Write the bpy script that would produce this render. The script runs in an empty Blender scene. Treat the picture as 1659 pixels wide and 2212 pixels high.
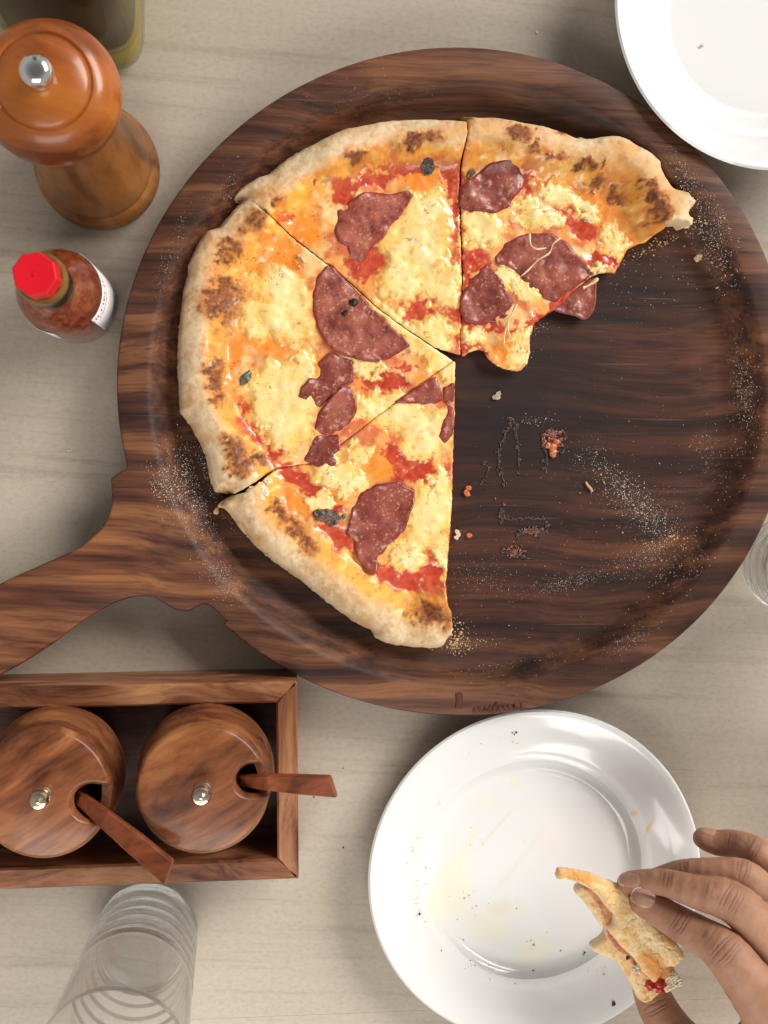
import bpy, bmesh, math, random
import numpy as np
from mathutils import Vector, Matrix
from mathutils.bvhtree import BVHTree
random.seed(7); RNG = np.random.RandomState(7)
S = bpy.context.scene
COL = S.collection

# ------------------------------------------------------------------ camera
F, H, NAD, CX, CY = 2500., .70, (600., 965.), 829.5, 1106.
_n = np.array([(NAD[0]-CX)/F, -(NAD[1]-CY)/F, -1.]); _n /= np.linalg.norm(_n)
_z = -_n; _y = np.array([0, 1., 0]); _y = _y-_y.dot(_z)*_z; _y /= np.linalg.norm(_y); _x = np.cross(_y, _z)
RW = np.array([_x, _y, _z])
cam = bpy.data.cameras.new('camera'); co = bpy.data.objects.new('camera', cam); COL.objects.link(co)
cam.sensor_fit = 'VERTICAL'; cam.sensor_height = 24.; cam.lens = F/2212.*24.
cam.clip_start = .01; cam.clip_end = 60
m = Matrix([list(r) for r in RW]).to_4x4(); m.translation = Vector((0, 0, H)); co.matrix_world = m
S.camera = co
cam.dof.use_dof = True; cam.dof.focus_distance = .685; cam.dof.aperture_fstop = 9

# ------------------------------------------------------------------ light
w = bpy.data.worlds.new('World'); S.world = w; w.use_nodes = True
nt = w.node_tree; bg = nt.nodes['Background']
tc = nt.nodes.new('ShaderNodeTexCoord'); sx = nt.nodes.new('ShaderNodeSeparateXYZ')
rp = nt.nodes.new('ShaderNodeValToRGB'); nt.links.new(tc.outputs['Generated'], sx.inputs[0])
nt.links.new(sx.outputs['Z'], rp.inputs[0]); nt.links.new(rp.outputs[0], bg.inputs[0])
rp.color_ramp.elements[0].position = 0.; rp.color_ramp.elements[0].color = (.55, .53, .50, 1)
rp.color_ramp.elements[1].position = .95; rp.color_ramp.elements[1].color = (.20, .195, .19, 1)
e = rp.color_ramp.elements.new(.45); e.color = (.58, .57, .56, 1)
bg.inputs[1].default_value = .62
def area(name, az, el, dist, sx_, sy_, power, col, tgt=(.05, 0, 0)):
    l = bpy.data.lights.new(name, 'AREA'); l.shape = 'RECTANGLE'; l.size = sx_; l.size_y = sy_; l.energy = power; l.color = col
    o = bpy.data.objects.new(name, l); COL.objects.link(o)
    d = Vector((math.cos(el)*math.cos(az), math.cos(el)*math.sin(az), math.sin(el)))
    o.location = Vector(tgt)+d*dist; o.rotation_euler = d.to_track_quat('Z', 'Y').to_euler(); return o
R_ = math.radians
area('window_light', R_(36), R_(33), 4.5, 3.2, 1.65, 225, (1., .968, .92))
area('front_light', R_(-100), R_(50), 1.25, 1.1, .7, 12.5, (1., .97, .92), (.06, -.36, 0))
S.cycles.transmission_bounces = 24; S.cycles.max_bounces = 24
S.view_settings.view_transform = 'Standard'; S.view_settings.look = 'None'; S.view_settings.exposure = .25

# ------------------------------------------------------------------ helpers
def Pv(x, y, z=0.):
    x = np.asarray(x, float); y = np.asarray(y, float)
    a = (x-CX)/F; b = -(y-CY)/F
    dx = RW[0, 0]*a+RW[0, 1]*b-RW[0, 2]; dy = RW[1, 0]*a+RW[1, 1]*b-RW[1, 2]; dz = RW[2, 0]*a+RW[2, 1]*b-RW[2, 2]
    t = (z-H)/dz
    return np.stack([dx*t, dy*t, np.zeros_like(dx)+z], -1)
def P(x, y, z=0.): return Pv(x, y, z)
def Qv(p):
    q = (np.asarray(p, float)-np.array([0, 0, H]))@RW
    return CX+F*q[..., 0]/-q[..., 2], CY-F*q[..., 1]/-q[..., 2]
CR = dict(k2=(400, 240, .434), k3=(1040, 240, .46835), k4=(400, 820, .434), k5=(1040, 820, .46835), hd=(1270, 1900, .32972),
          pl=(860, 1640, .57685), ml=(0, 0, .3888), tr=(0, 1580, .5003), hn=(0, 1050, .33755), tb=(0, 2050, .36166),
          ts=(20, 580, .18083), p2=(1400, 0, .25136), a1=(260, 80, .4822), a3=(1300, 100, .3164), rt=(1680, 1200, .12662), lo=(480, 1480, .8059))
def T(k, pts):
    ox, oy, s = CR[k]
    return [((ox+x*s)/1.0953, (oy+y*s)/1.0953) for x, y in pts]
def T1(k, x, y): return T(k, [(x, y)])[0]
def sstep(a, b, x):
    t = np.clip((x-a)/(b-a), 0, 1); return t*t*(3-2*t)
def _h(ix, iy, s):
    v = np.sin(ix*127.1+iy*311.7+s*74.7)*43758.5453; return v-np.floor(v)
def vn(x, y, s=0):
    ix = np.floor(x); iy = np.floor(y); fx = x-ix; fy = y-iy; fx = fx*fx*(3-2*fx); fy = fy*fy*(3-2*fy)
    a = _h(ix, iy, s); b = _h(ix+1, iy, s); c = _h(ix, iy+1, s); d = _h(ix+1, iy+1, s)
    return (a*(1-fx)+b*fx)*(1-fy)+(c*(1-fx)+d*fx)*fy
def fbm(x, y, sc, oc=4, s=0):
    r = 0.; a = 1.; t = 0.; x = np.asarray(x, float)/sc; y = np.asarray(y, float)/sc
    for i in range(oc):
        cx = x*.8-y*.6; y = x*.6+y*.8; x = cx
        r = r+a*vn(x+i*17.3, y-i*9.1, s+i); t += a; a *= .5; x = x*2.03; y = y*2.03
    return (r/t-.5)*2.6
def mixc(a, b, m):
    m = m[..., None]; return a*(1-m)+np.asarray(b)*m
def mesh_obj(name, V, Fc, mat, parent=None, smooth=True, col=None, oil=None):
    me = bpy.data.meshes.new(name)
    V = np.asarray(V, float)
    me.from_pydata(V.tolist(), [], Fc if isinstance(Fc, list) else Fc.tolist()); me.update()
    if smooth: me.polygons.foreach_set('use_smooth', [True]*len(me.polygons))
    if col is not None:
        a = me.color_attributes.new('Col', 'FLOAT_COLOR', 'POINT')
        c = np.ones((len(V), 4)); c[:, :3] = np.clip(col, 0, 1); a.data.foreach_set('color', c.ravel())
    if oil is not None:
        a = me.attributes.new('oil', 'FLOAT', 'POINT'); a.data.foreach_set('value', np.asarray(oil, float).ravel())
    me.validate()
    o = bpy.data.objects.new(name, me); COL.objects.link(o)
    if mat: me.materials.append(mat)
    if parent: o.parent = parent
    return o
def empty(name, loc=(0, 0, 0)):
    o = bpy.data.objects.new(name, None); COL.objects.link(o); o.empty_display_size = .01; return o
def tag(o, label=None, cat=None, group=None, kind=None):
    if label: o['label'] = label
    if cat: o['category'] = cat
    if group: o['group'] = group
    if kind: o['kind'] = kind
    return o
def lathe(name, prof, c, mat, parent=None, n=64, sq=0., z0=0., closed=False):
    prof = list(prof); V = []; Fc = []
    for r, z in prof:
        for i in range(n):
            a = 2*math.pi*i/n; k = 1.
            if sq: k = 1/((abs(math.cos(a))**sq+abs(math.sin(a))**sq)**(1/sq))
            V.append((c[0]+r*k*math.cos(a), c[1]+r*k*math.sin(a), z0+z))
    L = len(prof)
    for j in range(L-1 if not closed else L):
        for i in range(n):
            a = j*n+i; b = j*n+(i+1) % n; a2 = ((j+1) % L)*n+i; b2 = ((j+1) % L)*n+(i+1) % n
            Fc.append((a, b, b2, a2))
    if not closed:
        for j, rev in ((0, True), (L-1, False)):
            r, z = prof[j]; V.append((c[0], c[1], z0+z)); k = len(V)-1
            for i in range(n):
                a = j*n+i; b = j*n+(i+1) % n; Fc.append((b, a, k) if rev else (a, b, k))
    o = mesh_obj(name, V, Fc, mat, parent)
    o.data.set_sharp_from_angle(angle=R_(38)); return o
def spline(pts, n=8, closed=False):
    """Catmull-Rom through pts"""
    p = np.array(pts, float); out = []; N = len(p)
    for i in range(N if closed else N-1):
        if closed: a, b, c, d = p[(i-1) % N], p[i], p[(i+1) % N], p[(i+2) % N]
        else: a, b, c, d = p[max(i-1, 0)], p[i], p[i+1], p[min(i+2, N-1)]
        for t in np.arange(n)/n:
            out.append(.5*((2*b)+(-a+c)*t+(2*a-5*b+4*c-d)*t*t+(-a+3*b-3*c+d)*t**3))
    if not closed: out.append(p[-1])
    return np.array(out)
def inside(poly, x, y):
    p = np.asarray(poly); r = np.zeros(x.shape, bool)
    for i in range(len(p)):
        x1, y1 = p[i]; x2, y2 = p[(i+1) % len(p)]
        if y1 == y2: continue
        c = ((y1 > y) != (y2 > y)); r ^= c & (x < (x2-x1)*(y-y1)/(y2-y1)+x1)
    return r
def pdist(poly, x, y, closed=True):
    p = np.asarray(poly, float); best = np.full(x.shape, 1e9); bx = x.copy(); by = y.copy()
    for i in range(len(p) if closed else len(p)-1):
        a = p[i]; v = p[(i+1) % len(p)]-a; l = v.dot(v)
        if l < 1e-12: continue
        t = np.clip(((x-a[0])*v[0]+(y-a[1])*v[1])/l, 0, 1); qx = a[0]+t*v[0]; qy = a[1]+t*v[1]
        d = (x-qx)**2+(y-qy)**2; k = d < best; best = np.where(k, d, best); bx = np.where(k, qx, bx); by = np.where(k, qy, by)
    return np.sqrt(best), bx, by
def rough_poly(poly, amp, sc, seg=4., s=0):
    p = np.asarray(poly, float); out = []
    for i in range(len(p)):
        a = p[i]; b = p[(i+1) % len(p)]; n = max(1, int(np.hypot(*(b-a))/seg))
        for k in range(n): out.append(a+(b-a)*k/n)
    o = np.array(out)
    if amp:
        o = o+np.stack([fbm(o[:, 0], o[:, 1], sc, 3, s), fbm(o[:, 0], o[:, 1], sc, 3, s+9)], -1)*amp
    return o
def field_mesh(name, poly, step, zp, fun, mat, parent=None, bottom=None, thick=None, under=0.):
    """sheet over a traced outline; fun(x, y, edge distance) -> z, colour, oil; sides go down to bottom"""
    poly = np.asarray(poly, float); lo = poly.min(0); hi = poly.max(0)
    gx, gy = np.meshgrid(np.arange(lo[0]-step, hi[0]+2*step, step), np.arange(lo[1]-step, hi[1]+2*step, step))
    ins = inside(poly, gx, gy)
    q = ins[:-1, :-1] & ins[1:, :-1] & ins[:-1, 1:] & ins[1:, 1:]
    idx = np.arange(gx.size).reshape(gx.shape)
    qy, qx = np.nonzero(q)
    fc = np.stack([idx[qy+1, qx], idx[qy+1, qx+1], idx[qy, qx+1], idx[qy, qx]], -1)
    used = np.unique(fc); remap = -np.ones(gx.size, int); remap[used] = np.arange(len(used)); fc = remap[fc]
    x = gx.ravel()[used]; y = gy.ravel()[used]
    e = np.concatenate([fc[:, [0, 1]], fc[:, [1, 2]], fc[:, [2, 3]], fc[:, [3, 0]]]); N = len(used)
    key = e[:, 0]*N+e[:, 1]; rk = e[:, 1]*N+e[:, 0]; be = e[~np.isin(key, rk)]
    bv = np.unique(be)
    _, sxx, syy = pdist(poly, x[bv], y[bv]); x[bv] = sxx; y[bv] = syy
    ed, _, _ = pdist(poly, x, y)
    z, col, oil = fun(x, y, ed)
    V = Pv(x, y, zp); V[:, 2] = z
    m2 = -np.ones(N, int); m2[bv] = np.arange(len(bv))+N
    B = V[bv].copy()
    if under:
        c = V.mean(0); B[:, :2] -= (B[:, :2]-c[:2])/np.maximum(np.linalg.norm(B[:, :2]-c[:2], axis=1), 1e-6)[:, None]*under
    B[:, 2] = bottom if bottom is not None else B[:, 2]-thick
    sk = np.stack([be[:, 1], be[:, 0], m2[be[:, 0]], m2[be[:, 1]]], -1)
    V2 = np.concatenate([V, B]); fcs = fc.tolist()+sk.tolist()
    if col is not None: col = np.concatenate([col, col[bv]*.92])
    if oil is not None: oil = np.concatenate([oil, oil[bv]*.3])
    return mesh_obj(name, V2, fcs, mat, parent, True, col, oil)
def tube(pts, rad, n=6, flat=1.):
    """returns V, F of a tube along 3D pts; rad list or number"""
    p = np.array(pts, float); V = []; Fc = []; N = len(p)
    for i in range(N):
        t = p[min(i+1, N-1)]-p[max(i-1, 0)]; t /= np.linalg.norm(t)+1e-9
        u = np.cross(t, [0, 0, 1.]); u /= np.linalg.norm(u)+1e-9; v = np.cross(u, t)
        r = rad[i] if hasattr(rad, '__len__') else rad
        for k in range(n):
            a = 2*math.pi*k/n; V.append(p[i]+u*r*math.cos(a)+v*r*flat*math.sin(a))
    for i in range(N-1):
        for k in range(n): Fc.append([i*n+k, i*n+(k+1) % n, (i+1)*n+(k+1) % n, (i+1)*n+k])
    Fc.append(list(range(n))[::-1]); Fc.append([(N-1)*n+k for k in range(n)])
    return V, Fc
def join(parts):
    V = []; Fc = []
    for v, f in parts:
        o = len(V); V += [tuple(q) for q in v]; Fc += [[i+o for i in q] for q in f]
    return V, Fc

# ------------------------------------------------------------------ materials
def newmat(name):
    m = bpy.data.materials.new(name); m.use_nodes = True; nt = m.node_tree
    return m, nt, nt.nodes['Principled BSDF']
def nd(nt, t, **k):
    n = nt.nodes.new('ShaderNode'+t)
    for a, b in k.items():
        if a.startswith('i_'): n.inputs[int(a[2:]) if a[2:].isdigit() else a[2:].replace('_', ' ')].default_value = b
        else: setattr(n, a, b)
    return n
def ramp(nt, src, stops):
    r = nd(nt, 'ValToRGB'); cr = r.color_ramp
    while len(cr.elements) < len(stops): cr.elements.new(.5)
    for e_, (p, c) in zip(cr.elements, stops):
        e_.position = p; e_.color = (*(c if hasattr(c, '__len__') else (c, c, c)), 1)
    nt.links.new(src, r.inputs[0]); return r.outputs[0]
def noise(nt, co_, sc, det=4, rough=.5, dist=0.):
    n = nd(nt, 'TexNoise'); n.inputs['Scale'].default_value = sc; n.inputs['Detail'].default_value = det
    n.inputs['Roughness'].default_value = rough; n.inputs['Distortion'].default_value = dist
    if co_ is not None: nt.links.new(co_, n.inputs['Vector'])
    return n.outputs[0]
def mapping(nt, co_, scale=(1, 1, 1), rot=(0, 0, 0), loc=(0, 0, 0)):
    n = nd(nt, 'Mapping'); n.inputs['Scale'].default_value = scale; n.inputs['Rotation'].default_value = rot; n.inputs['Location'].default_value = loc
    nt.links.new(co_, n.inputs[0]); return n.outputs[0]
def mix(nt, a, b, f, mode='MIX'):
    n = nd(nt, 'Mix', data_type='RGBA', blend_type=mode)
    for s_, v in ((n.inputs[0], f), (n.inputs[6], a), (n.inputs[7], b)):
        if hasattr(v, 'type') or hasattr(v, 'is_output'): nt.links.new(v, s_)
        else: s_.default_value = v if not hasattr(v, '__len__') else ((*v, 1) if len(v) == 3 else v)
    return n.outputs[2]
def math_(nt, op, a, b=0.):
    n = nd(nt, 'Math', operation=op)
    for s_, v in zip(n.inputs, (a, b)):
        if hasattr(v, 'is_output'): nt.links.new(v, s_)
        else: s_.default_value = v
    return n.outputs[0]
def bump(nt, hgt, strength, dist, bs, prev=None):
    b = nd(nt, 'Bump'); b.inputs['Strength'].default_value = strength; b.inputs['Distance'].default_value = dist
    nt.links.new(hgt, b.inputs['Height'])
    if prev is not None: nt.links.new(prev, b.inputs['Normal'])
    nt.links.new(b.outputs[0], bs.inputs['Normal']); return b.outputs[0]
def objco(nt): return nd(nt, 'TexCoord').outputs['Object']

def wood(name, dark, mid, light, grain=1., rot=0., rough=.5, streak=1., sx=6., coat=0., vert=False, floor=None, bmp=.25, wander=.05, gf=75):
    m, nt, bs = newmat(name); c = objco(nt)
    c = mapping(nt, c, rot=(0, 0, rot)) if not vert else mapping(nt, c, rot=(0, R_(90), 0))
    wv = noise(nt, mapping(nt, c, (7, 7, 7)), 1., 2)                   # slow wander of the grain
    cm = nd(nt, 'VectorMath', operation='ADD'); nt.links.new(c, cm.inputs[0])
    sc_ = nd(nt, 'VectorMath', operation='SCALE'); sc_.inputs['Scale'].default_value = wander
    cc = nd(nt, 'CombineXYZ'); nt.links.new(wv, cc.inputs[1]); nt.links.new(wv, cc.inputs[2])
    nt.links.new(cc.outputs[0], sc_.inputs[0]); nt.links.new(sc_.outputs[0], cm.inputs[1]); c2 = cm.outputs[0]
    g1 = noise(nt, mapping(nt, c2, (sx*grain, gf*grain, gf*grain)), 1., 6, .6, .3)
    g2 = noise(nt, mapping(nt, c2, (sx*3*grain, 420*grain, 420*grain)), 1., 5, .65)
    g3 = noise(nt, mapping(nt, c2, (sx*1.6*grain, 22*grain, 22*grain), loc=(3, 1, 2)), 1., 3)
    b1 = ramp(nt, g1, [(.34, dark), (.48, mid), (.58, tuple(.5*a+.5*b for a, b in zip(mid, light))), (.70, light)])
    b2 = ramp(nt, g3, [(.30, (.55, .50, .50)), (.56, (1, 1, 1)), (.75, (1.2, 1.12, 1.))])
    k = mix(nt, b1, b2, .85, 'MULTIPLY')
    fine = ramp(nt, g2, [(.34, (.45, .4, .38)), (.5, (1, 1, 1)), (.7, (1.12, 1.1, 1.05))])
    k = mix(nt, k, fine, .7*streak, 'MULTIPLY')
    if floor:
        cx_, cy_, r0, r1, f = floor                                   # the bowl of the board is soaked darker by oil
        sp = nd(nt, 'VectorMath', operation='DISTANCE'); sep = nd(nt, 'SeparateXYZ'); nt.links.new(objco(nt), sep.inputs[0])
        cb = nd(nt, 'CombineXYZ'); nt.links.new(sep.outputs[0], cb.inputs[0]); nt.links.new(sep.outputs[1], cb.inputs[1])
        nt.links.new(cb.outputs[0], sp.inputs[0]); sp.inputs[1].default_value = (cx_, cy_, 0)
        d = math_(nt, 'ADD', sp.outputs['Value'], math_(nt, 'MULTIPLY', noise(nt, objco(nt), 14, 4), .035))
        msk = ramp(nt, math_(nt, 'MULTIPLY', d, 1/(2*r1)), [((r0+.0)/(2*r1), (1, 1, 1)), (min(1, (r1+.02)/(2*r1)), (0, 0, 0))])
        k = mix(nt, k, mix(nt, k, f, 1., 'MULTIPLY'), msk)
        # the plank is paler towards the handle and the lower edge
        gr = ramp(nt, math_(nt, 'ADD', math_(nt, 'ADD', math_(nt, 'MULTIPLY', sep.outputs[0], .9), math_(nt, 'MULTIPLY', sep.outputs[1], .9)), math_(nt, 'MULTIPLY', noise(nt, mapping(nt, objco(nt), (5, 30, 5)), 1., 3), .12)), [(0., (1.6, 1.55, 1.4)), (.12, (1.0, 1.0, 1.0))])
        gshift = [l for l in nt.links if l.to_node == gr.node][0]
        src = gshift.from_socket; nt.links.remove(gshift); nt.links.new(math_(nt, 'ADD', src, .12), gr.node.inputs[0])
        k = mix(nt, k, gr, 1., 'MULTIPLY')
        for ang_, sd in ((75, 0), (20, 5), (-50, 9)):
            sc2 = noise(nt, mapping(nt, objco(nt), (9, 520, 1), rot=(0, 0, R_(ang_)), loc=(sd, sd, 0)), 1., 2)
            k = mix(nt, k, (.20, .13, .10), ramp(nt, sc2, [(.70, (0, 0, 0)), (.76, (.35,)*3)]))
        # grease stain left where slices lay
        sp2 = nd(nt, 'VectorMath', operation='DISTANCE'); nt.links.new(mapping(nt, cb.outputs[0], (1, .75, 1)), sp2.inputs[0])
        g = P(1100, 900, .014); sp2.inputs[1].default_value = (g[0], g[1]*.75, 0)
        d2 = math_(nt, 'ADD', sp2.outputs['Value'], math_(nt, 'MULTIPLY', noise(nt, objco(nt), 25, 5), .04))
        m2 = ramp(nt, d2, [(.03, (.8, .8, .8)), (.095, (0, 0, 0))])
        k = mix(nt, k, (.021, .016, .017), m2)
        rr = ramp(nt, d2, [(.03, (.40, .40, .40)), (.1, (rough, rough, rough))])
        nt.links.new(rr, bs.inputs['Roughness'])
    else:
        rg = ramp(nt, noise(nt, c, 30, 4), [(.3, rough-.08), (.7, rough+.12)])
        nt.links.new(rg, bs.inputs['Roughness'])
    nt.links.new(k, bs.inputs['Base Color'])
    bs.inputs['Coat Weight'].default_value = coat; bs.inputs['Coat Roughness'].default_value = .15
    bs.inputs['Specular IOR Level'].default_value = .32
    bump(nt, g2, bmp, .0006, bs)
    return m
def plain(name, col, rough=.5, metal=0., spec=.5, ior=1.45, trans=0., sss=0., nb=None, coat=0.):
    m, nt, bs = newmat(name); bs.inputs['Base Color'].default_value = (*col, 1); bs.inputs['Roughness'].default_value = rough
    bs.inputs['Metallic'].default_value = metal; bs.inputs['IOR'].default_value = ior; bs.inputs['Transmission Weight'].default_value = trans
    bs.inputs['Specular IOR Level'].default_value = spec; bs.inputs['Coat Weight'].default_value = coat
    if sss: bs.inputs['Subsurface Weight'].default_value = sss; bs.inputs['Subsurface Scale'].default_value = .003
    if nb: bump(nt, noise(nt, objco(nt), nb[0], 5), nb[1], nb[2], bs)
    return m
def vmat(name, r0, r1, nb, vary=.25, sss=0., srad=(1, .5, .3), coat=0., spec=.5):
    """material reading the Col and oil attributes"""
    m, nt, bs = newmat(name); at = nd(nt, 'Attribute', attribute_name='Col'); c = objco(nt)
    n = noise(nt, c, nb[0], 5, .65)
    v = ramp(nt, n, [(.3, (1-vary,)*3), (.5, (1, 1, 1)), (.72, (1+vary*.6,)*3)])
    nt.links.new(mix(nt, at.outputs['Color'], v, 1., 'MULTIPLY'), bs.inputs['Base Color'])
    oi = nd(nt, 'Attribute', attribute_name='oil')
    nn = noise(nt, c, nb[0]*.4, 3)
    f = math_(nt, 'ADD', oi.outputs['Fac'], math_(nt, 'MULTIPLY', math_(nt, 'SUBTRACT', nn, .5), .5))
    nt.links.new(ramp(nt, f, [(0., r0), (1., r1)]), bs.inputs['Roughness'])
    bs.inputs['Specular IOR Level'].default_value = spec
    if sss:
        bs.inputs['Subsurface Weight'].default_value = sss; bs.inputs['Subsurface Scale'].default_value = .0025
        bs.inputs['Subsurface Radius'].default_value = srad
    if coat:
        cw = math_(nt, 'MULTIPLY', oi.outputs['Fac'], coat); nt.links.new(cw, bs.inputs['Coat Weight']); bs.inputs['Coat Roughness'].default_value = .12
    b1 = bump(nt, n, nb[1], nb[2], bs)
    bump(nt, noise(nt, c, nb[0]*4, 3), nb[1]*.6, nb[2]*.35, bs, b1)
    return m

BZ = .014       # floor of the board
RZ = .030       # its rim
bc_pts = T('a1', [(100, 1230), (250, 910), (540, 560), (740, 380), (1110, 165), (1400, 85), (1659, 55)])+T('a3', [(0, 130), (300, 240), (500, 340), (760, 490), (1180, 880), (1380, 1170), (1634, 1580)])+T('lo', [(85, 0), (280, 155), (500, 238), (760, 270), (960, 245), (1180, 165), (1430, 10)])+T('rt', [(530, 1210), (1082, 240)])+[(249, 790), (266, 960)]
A_ = np.array([P(*p, RZ) for p in bc_pts])
M_ = np.c_[2*A_[:, 0], 2*A_[:, 1], np.ones(len(A_))]; s_ = np.linalg.lstsq(M_, (A_[:, :2]**2).sum(1), rcond=None)[0]
BC = s_[:2]
th_ = np.arctan2(A_[:, 1]-BC[1], A_[:, 0]-BC[0]); rr_ = np.hypot(A_[:, 0]-BC[0], A_[:, 1]-BC[1])
HM = np.c_[np.ones(len(th_)), np.cos(2*th_), np.sin(2*th_), np.cos(3*th_), np.sin(3*th_)]
HC = np.linalg.lstsq(HM, rr_, rcond=None)[0]
def board_r(t): return HC[0]+HC[1]*np.cos(2*t)+HC[2]*np.sin(2*t)+HC[3]*np.cos(3*t)+HC[4]*np.sin(3*t)
BR = HC[0]
print('board', BC, BR)

M_board = wood('rosewood_board', (.030, .011, .007), (.084, .029, .015), (.215, .088, .037), 1., R_(1), .56, 1.2, 5., coat=.0, wander=.030, gf=95,
               floor=(BC[0], BC[1], BR*.80, BR*.91, (.46, .36, .35)))
M_tray = wood('tray_wood', (.08, .026, .012), (.24, .085, .036), (.46, .22, .10), 1.1, R_(2), .42, .9, 7., coat=.12)
M_trayv = wood('tray_wood_across', (.08, .026, .012), (.24, .085, .036), (.46, .22, .10), 1.1, R_(88), .42, .9, 7., coat=.12)
M_trayin = wood('tray_floor_wood', (.03, .012, .008), (.07, .028, .018), (.12, .05, .03), 1.1, R_(2), .5, .8, 7.)
M_jar = wood('jar_wood', (.060, .018, .008), (.22, .070, .024), (.44, .185, .066), .6, R_(-32), .36, .8, 14., coat=.2)
M_jarb = wood('jar_body_wood', (.05, .016, .008), (.18, .058, .022), (.36, .15, .055), .8, R_(25), .38, .8, 12., coat=.2)
M_spoon = wood('spoon_wood', (.12, .028, .010), (.24, .060, .020), (.34, .10, .034), 1.2, R_(-20), .40, .6, 8., coat=.08)
M_millh = wood('mill_head_wood', (.13, .028, .005), (.32, .082, .011), (.44, .140, .022), .35, R_(20), .32, .35, 18., coat=.25, bmp=.04)
M_millb = wood('mill_body_wood', (.10, .034, .008), (.25, .092, .020), (.36, .150, .038), .5, 0, .40, .55, 12., coat=.12, vert=True, bmp=.08)
M_chrome = plain('polished_steel', (.78, .77, .75), .10, 1.)
M_brass = plain('worn_brass', (.62, .54, .40), .22, 1., nb=(900, .3, .0004))
M_glass = plain('clear_glass', (.99, .995, .995), .0, trans=1., ior=1.42)

def clear(m_, f, tint):
    nt = m_.node_tree; bs = nt.nodes['Principled BSDF']; out = nt.nodes['Material Output']
    tr = nd(nt, 'BsdfTransparent'); tr.inputs[0].default_value = (*tint, 1)
    mx = nd(nt, 'MixShader'); mx.inputs[0].default_value = f
    nt.links.new(bs.outputs[0], mx.inputs[1]); nt.links.new(tr.outputs[0], mx.inputs[2]); nt.links.new(mx.outputs[0], out.inputs[0])
clear(M_glass, .30, (.985, .99, .99))
# ------------------------------------------------------------------ table
def mat_table():
    m, nt, bs = newmat('table_laminate'); c = objco(nt)
    c = mapping(nt, c, rot=(0, 0, R_(3.5)))
    base = ramp(nt, noise(nt, mapping(nt, c, (2, 9, 1)), 1., 4), [(.3, (.385, .322, .250)), (.7, (.470, .405, .325))])
    st = ramp(nt, noise(nt, mapping(nt, c, (3., 85, 1)), 1., 6, .7, .4), [(.28, (.62, .59, .55)), (.45, (.95, .95, .94)), (.6, (1, 1, 1)), (.8, (1.07, 1.06, 1.05))])
    k = mix(nt, base, st, .72, 'MULTIPLY')
    sp = ramp(nt, noise(nt, mapping(nt, c, (260, 420, 1)), 1., 5, .75), [(.32, (.74, .73, .71)), (.5, (1, 1, 1)), (.7, (1.14, 1.13, 1.1))])
    k = mix(nt, k, sp, .55, 'MULTIPLY')
    vo = nd(nt, 'TexVoronoi'); vo.inputs['Scale'].default_value = 55; nt.links.new(c, vo.inputs['Vector'])
    dots = ramp(nt, vo.outputs['Distance'], [(.02, (.62, .58, .54)), (.045, (1, 1, 1))])
    k = mix(nt, k, dots, .5, 'MULTIPLY')
    nt.links.new(k, bs.inputs['Base Color']); bs.inputs['Roughness'].default_value = .48
    bump(nt, noise(nt, c, 700, 4), .12, .0003, bs); return m
M_table = mat_table()
ys = P(829, 2186, 0)[1]
def box(x0, x1, y0, y1, z0, z1, rot=0., c=(0, 0)):
    V = [(x, y, z) for z in (z0, z1) for x, y in ((x0, y0), (x1, y0), (x1, y1), (x0, y1))]
    if rot:
        k = math.cos(rot); s = math.sin(rot); V = [(c[0]+(x-c[0])*k-(y-c[1])*s, c[1]+(x-c[0])*s+(y-c[1])*k, z) for x, y, z in V]
    return V, [[3, 2, 1, 0], [4, 5, 6, 7], [0, 1, 5, 4], [1, 2, 6, 5], [2, 3, 7, 6], [3, 0, 4, 7]]
V, Fc = join([box(-.9, 1.1, ys+.00008, .8, -.03, 0), box(-.9, 1.1, -.9, ys-.00008, -.03, -.0001)])
tag(mesh_obj('table', V, Fc, M_table, smooth=False), 'pale beige laminate table top with faint streaks', kind='structure')

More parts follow.
